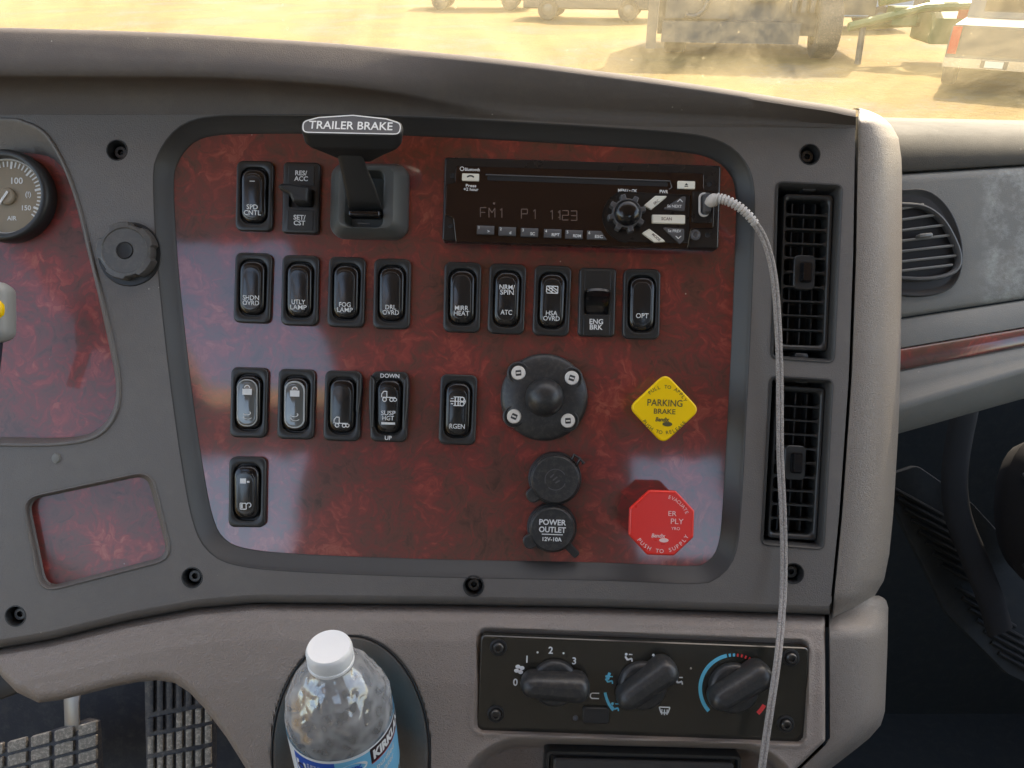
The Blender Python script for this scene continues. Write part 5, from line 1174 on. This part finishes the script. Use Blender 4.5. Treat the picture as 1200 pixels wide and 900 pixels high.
for zz in np.concatenate([np.linspace(0, 140, 22), np.linspace(142, 191, 36)]):
    r = float(np.interp(zz, zs, rs_)); ring = []
    for i in range(NBt):
        a_ = 2 * math.pi * i / NBt; d_ = 0
        if 142 < zz < 185:
            w_ = math.sin((zz - 142) / 43 * math.pi)
            d_ = w_ * (.55 * math.sin(5 * a_ + zz * .16) + .35 * math.sin(9 * a_ - zz * .3 + 1) + .25 * math.sin(17 * a_ + zz * .5) - .25)
        ring.append(((r + d_) * math.cos(a_), (r + d_) * math.sin(a_)))
    rings.append((ring, float(zz)))
pt = bpy.data.materials.new('clear_plastic'); pt.use_nodes = True
n = pt.node_tree.nodes; l = pt.node_tree.links; n.remove(n['Principled BSDF']); out = n['Material Output']
tr_ = n.new('ShaderNodeBsdfTransparent'); tr_.inputs[0].default_value = (.97, .975, .98, 1)
gl = n.new('ShaderNodeBsdfGlossy'); gl.inputs['Roughness'].default_value = .06; gl.inputs[0].default_value = (1, 1, 1, 1)
fr = n.new('ShaderNodeFresnel'); fr.inputs[0].default_value = 1.55
tc = n.new('ShaderNodeTexCoord'); vo = n.new('ShaderNodeTexVoronoi'); vo.inputs['Scale'].default_value = 140; vo.feature = 'SMOOTH_F1'
nzz = n.new('ShaderNodeTexNoise'); nzz.inputs['Scale'].default_value = 60; l.new(tc.outputs['Object'], nzz.inputs[0])
ad = n.new('ShaderNodeVectorMath'); ad.operation = 'MULTIPLY_ADD'; ad.inputs[1].default_value = (.02, .02, .02); l.new(nzz.outputs['Color'], ad.inputs[0]); l.new(tc.outputs['Object'], ad.inputs[2]); l.new(ad.outputs[0], vo.inputs['Vector'])
bb = n.new('ShaderNodeBump'); bb.inputs['Distance'].default_value = .0009; bb.inputs['Strength'].default_value = 1; l.new(vo.outputs[0], bb.inputs['Height'])
l.new(bb.outputs[0], gl.inputs['Normal']); l.new(bb.outputs[0], fr.inputs['Normal'])
mx = n.new('ShaderNodeMixShader'); mu = n.new('ShaderNodeMath'); mu.operation = 'MULTIPLY_ADD'; mu.inputs[1].default_value = 2.2; mu.inputs[2].default_value = .05; mu.use_clamp = True; l.new(fr.outputs[0], mu.inputs[0]); l.new(mu.outputs[0], mx.inputs[0]); l.new(tr_.outputs[0], mx.inputs[1]); l.new(gl.outputs[0], mx.inputs[2]); df = n.new('ShaderNodeBsdfTranslucent'); df.inputs[0].default_value = (.9, .92, .93, 1); d2 = n.new('ShaderNodeBsdfDiffuse'); d2.inputs[0].default_value = (.9, .92, .93, 1)
a1 = n.new('ShaderNodeMixShader'); l.new(df.outputs[0], a1.inputs[1]); l.new(d2.outputs[0], a1.inputs[2])
a2 = n.new('ShaderNodeMixShader'); ms_ = n.new('ShaderNodeMapRange'); ms_.inputs[1].default_value = .25; ms_.inputs[2].default_value = .75; ms_.inputs[3].default_value = .22; ms_.inputs[4].default_value = .5; l.new(vo.outputs[0], ms_.inputs[0]); l.new(ms_.outputs[0], a2.inputs[0])  # white mixed in by cell imitates bright reflections on the creases
l.new(mx.outputs[0], a2.inputs[1]); l.new(a1.outputs[0], a2.inputs[2]); l.new(a2.outputs[0], out.inputs[0])
MB().stack(rings, True, False).build('body', pt, bt, ang=180, k=mm)
# cap with ribs
cr_ = []
def capring(r, rib): return [((r + (rib if i % 2 else 0)) * math.cos(2 * math.pi * i / 120), (r + (rib if i % 2 else 0)) * math.sin(2 * math.pi * i / 120)) for i in range(120)]
MB().stack([(capring(13.7, 0), 187.5), (capring(13.7, 0), 189.2), (capring(13.1, 0), 189.5), (capring(13.2, .35), 190.2), (capring(13.2, .35), 197.2), (capring(12.7, .15), 199.0), (capring(12.3, 0), 199.8), (capring(9, 0), 199.6)], True, True).build('cap', M['cap'], bt, ang=50, k=mm)
# label
def cyl(a0, a1, z0, z1, r, n_=40, top=None):
    rows = []
    for zz in (z0, z1): rows.append([(r * math.cos(math.radians(a)), r * math.sin(math.radians(a)), zz) for a in np.linspace(a0, a1, n_)])
    return MB().grid(rows)
lab = mat('label_pale_blue', (.16, .50, .72), .35, var=.25, vscale=60); labw = mat('label_white', (.75, .78, .80), .4); labn = mat('label_royal_blue', (.02, .10, .48), .35); labk = mat('label_black', (.03, .015, .018), .35); labr = mat('label_red', (.45, .03, .04), .35)
LR = 33.1
lb = cyl(0, 360, 92, 140.5, LR, 90).build('label', lab, bt, k=mm)
F = -90   # side that faces the seats
cyl(F - 90, F + 90, 138.2, 140.6, LR + .08).build('label_edge', labw, bt, k=mm)
cyl(F - 70, F - 45, 92, 138, LR + .08, 14).build('nutrition_panel', labw, bt, k=mm)
cyl(F - 45, F + 4, 92, 138.2, LR + .08, 24).build('blue_panel', labn, bt, k=mm)
cyl(F + 42, F + 100, 126, 139.2, LR + .12, 24).build('brand_band', labk, bt, k=mm); cyl(F + 42, F + 100, 125.2, 126.2, LR + .14, 24).build('brand_line', labr, bt, k=mm)
def wrap(a_c, z_c, dr=.25):
    def fx(x, y, z): a = math.radians(a_c) + x / LR; return ((LR + dr) * math.cos(a), (LR + dr) * math.sin(a), z_c + y)
    return fx
mb = MB(); add_text(mb, 'KIRKLAND', 7.5, 0, 0, 0, width=38, bold=.05, fx=wrap(F + 78, 132.5)); add_text(mb, 'purified', 5, 0, 0, 0, width=17, fx=wrap(F + 62, 120)); add_text(mb, 'water', 5, 0, 0, 0, width=14, fx=wrap(F + 62, 113))
for i in range(7): add_text(mb, ('bottled at source', 'best by date', 'keep it cool', 'please recycle', 'store in a dry', 'clean and cool', 'place')[i], 2.1, 0, 0, 0, rot=math.pi / 2, width=20, fx=wrap(F - 26 + i * 4.2, 124)) if i < 7 else None
mb.build('lettering', M['white'], lb, k=mm, recalc=False)
mb = MB(); ov = [(9 * math.cos(a_), 5.2 * math.sin(a_)) for a_ in np.linspace(0, 2 * math.pi, 32, endpoint=False)]; fx = wrap(F + 22, 129.5, .2)
mb.stack([(ov, 0)], cap1=True); mb.v = [fx(*p) for p in mb.v]; mb.build('oval_badge', labw, lb, k=mm, recalc=False)
mb = MB(); add_text(mb, '50%', 4.2, 0, 0, 0, width=11, bold=.03, fx=wrap(F + 22, 129.5, .32)); mb.build('lettering', labn, lb, k=mm, recalc=False)
mb = MB(); ov = rrect(8, 11, 1); fx = wrap(F - 36, 127, .2); mb.stack([(ov, 0)], cap1=True); mb.v = [fx(*p) for p in mb.v]; mb.build('emblem_box', labw, lb, k=mm, recalc=False)
mb = MB(); rng(mb, 0, 0, 2.6, 1.1, lambda x, y: 0, 20, 330); fx = wrap(F - 36, 127, .3); mb.v = [fx(*p) for p in mb.v]; mb.build('emblem', labk, lb, k=mm, recalc=False)

for o in list(C.objects):
    if o.type == 'EMPTY' and not o.children: bpy.data.objects.remove(o)
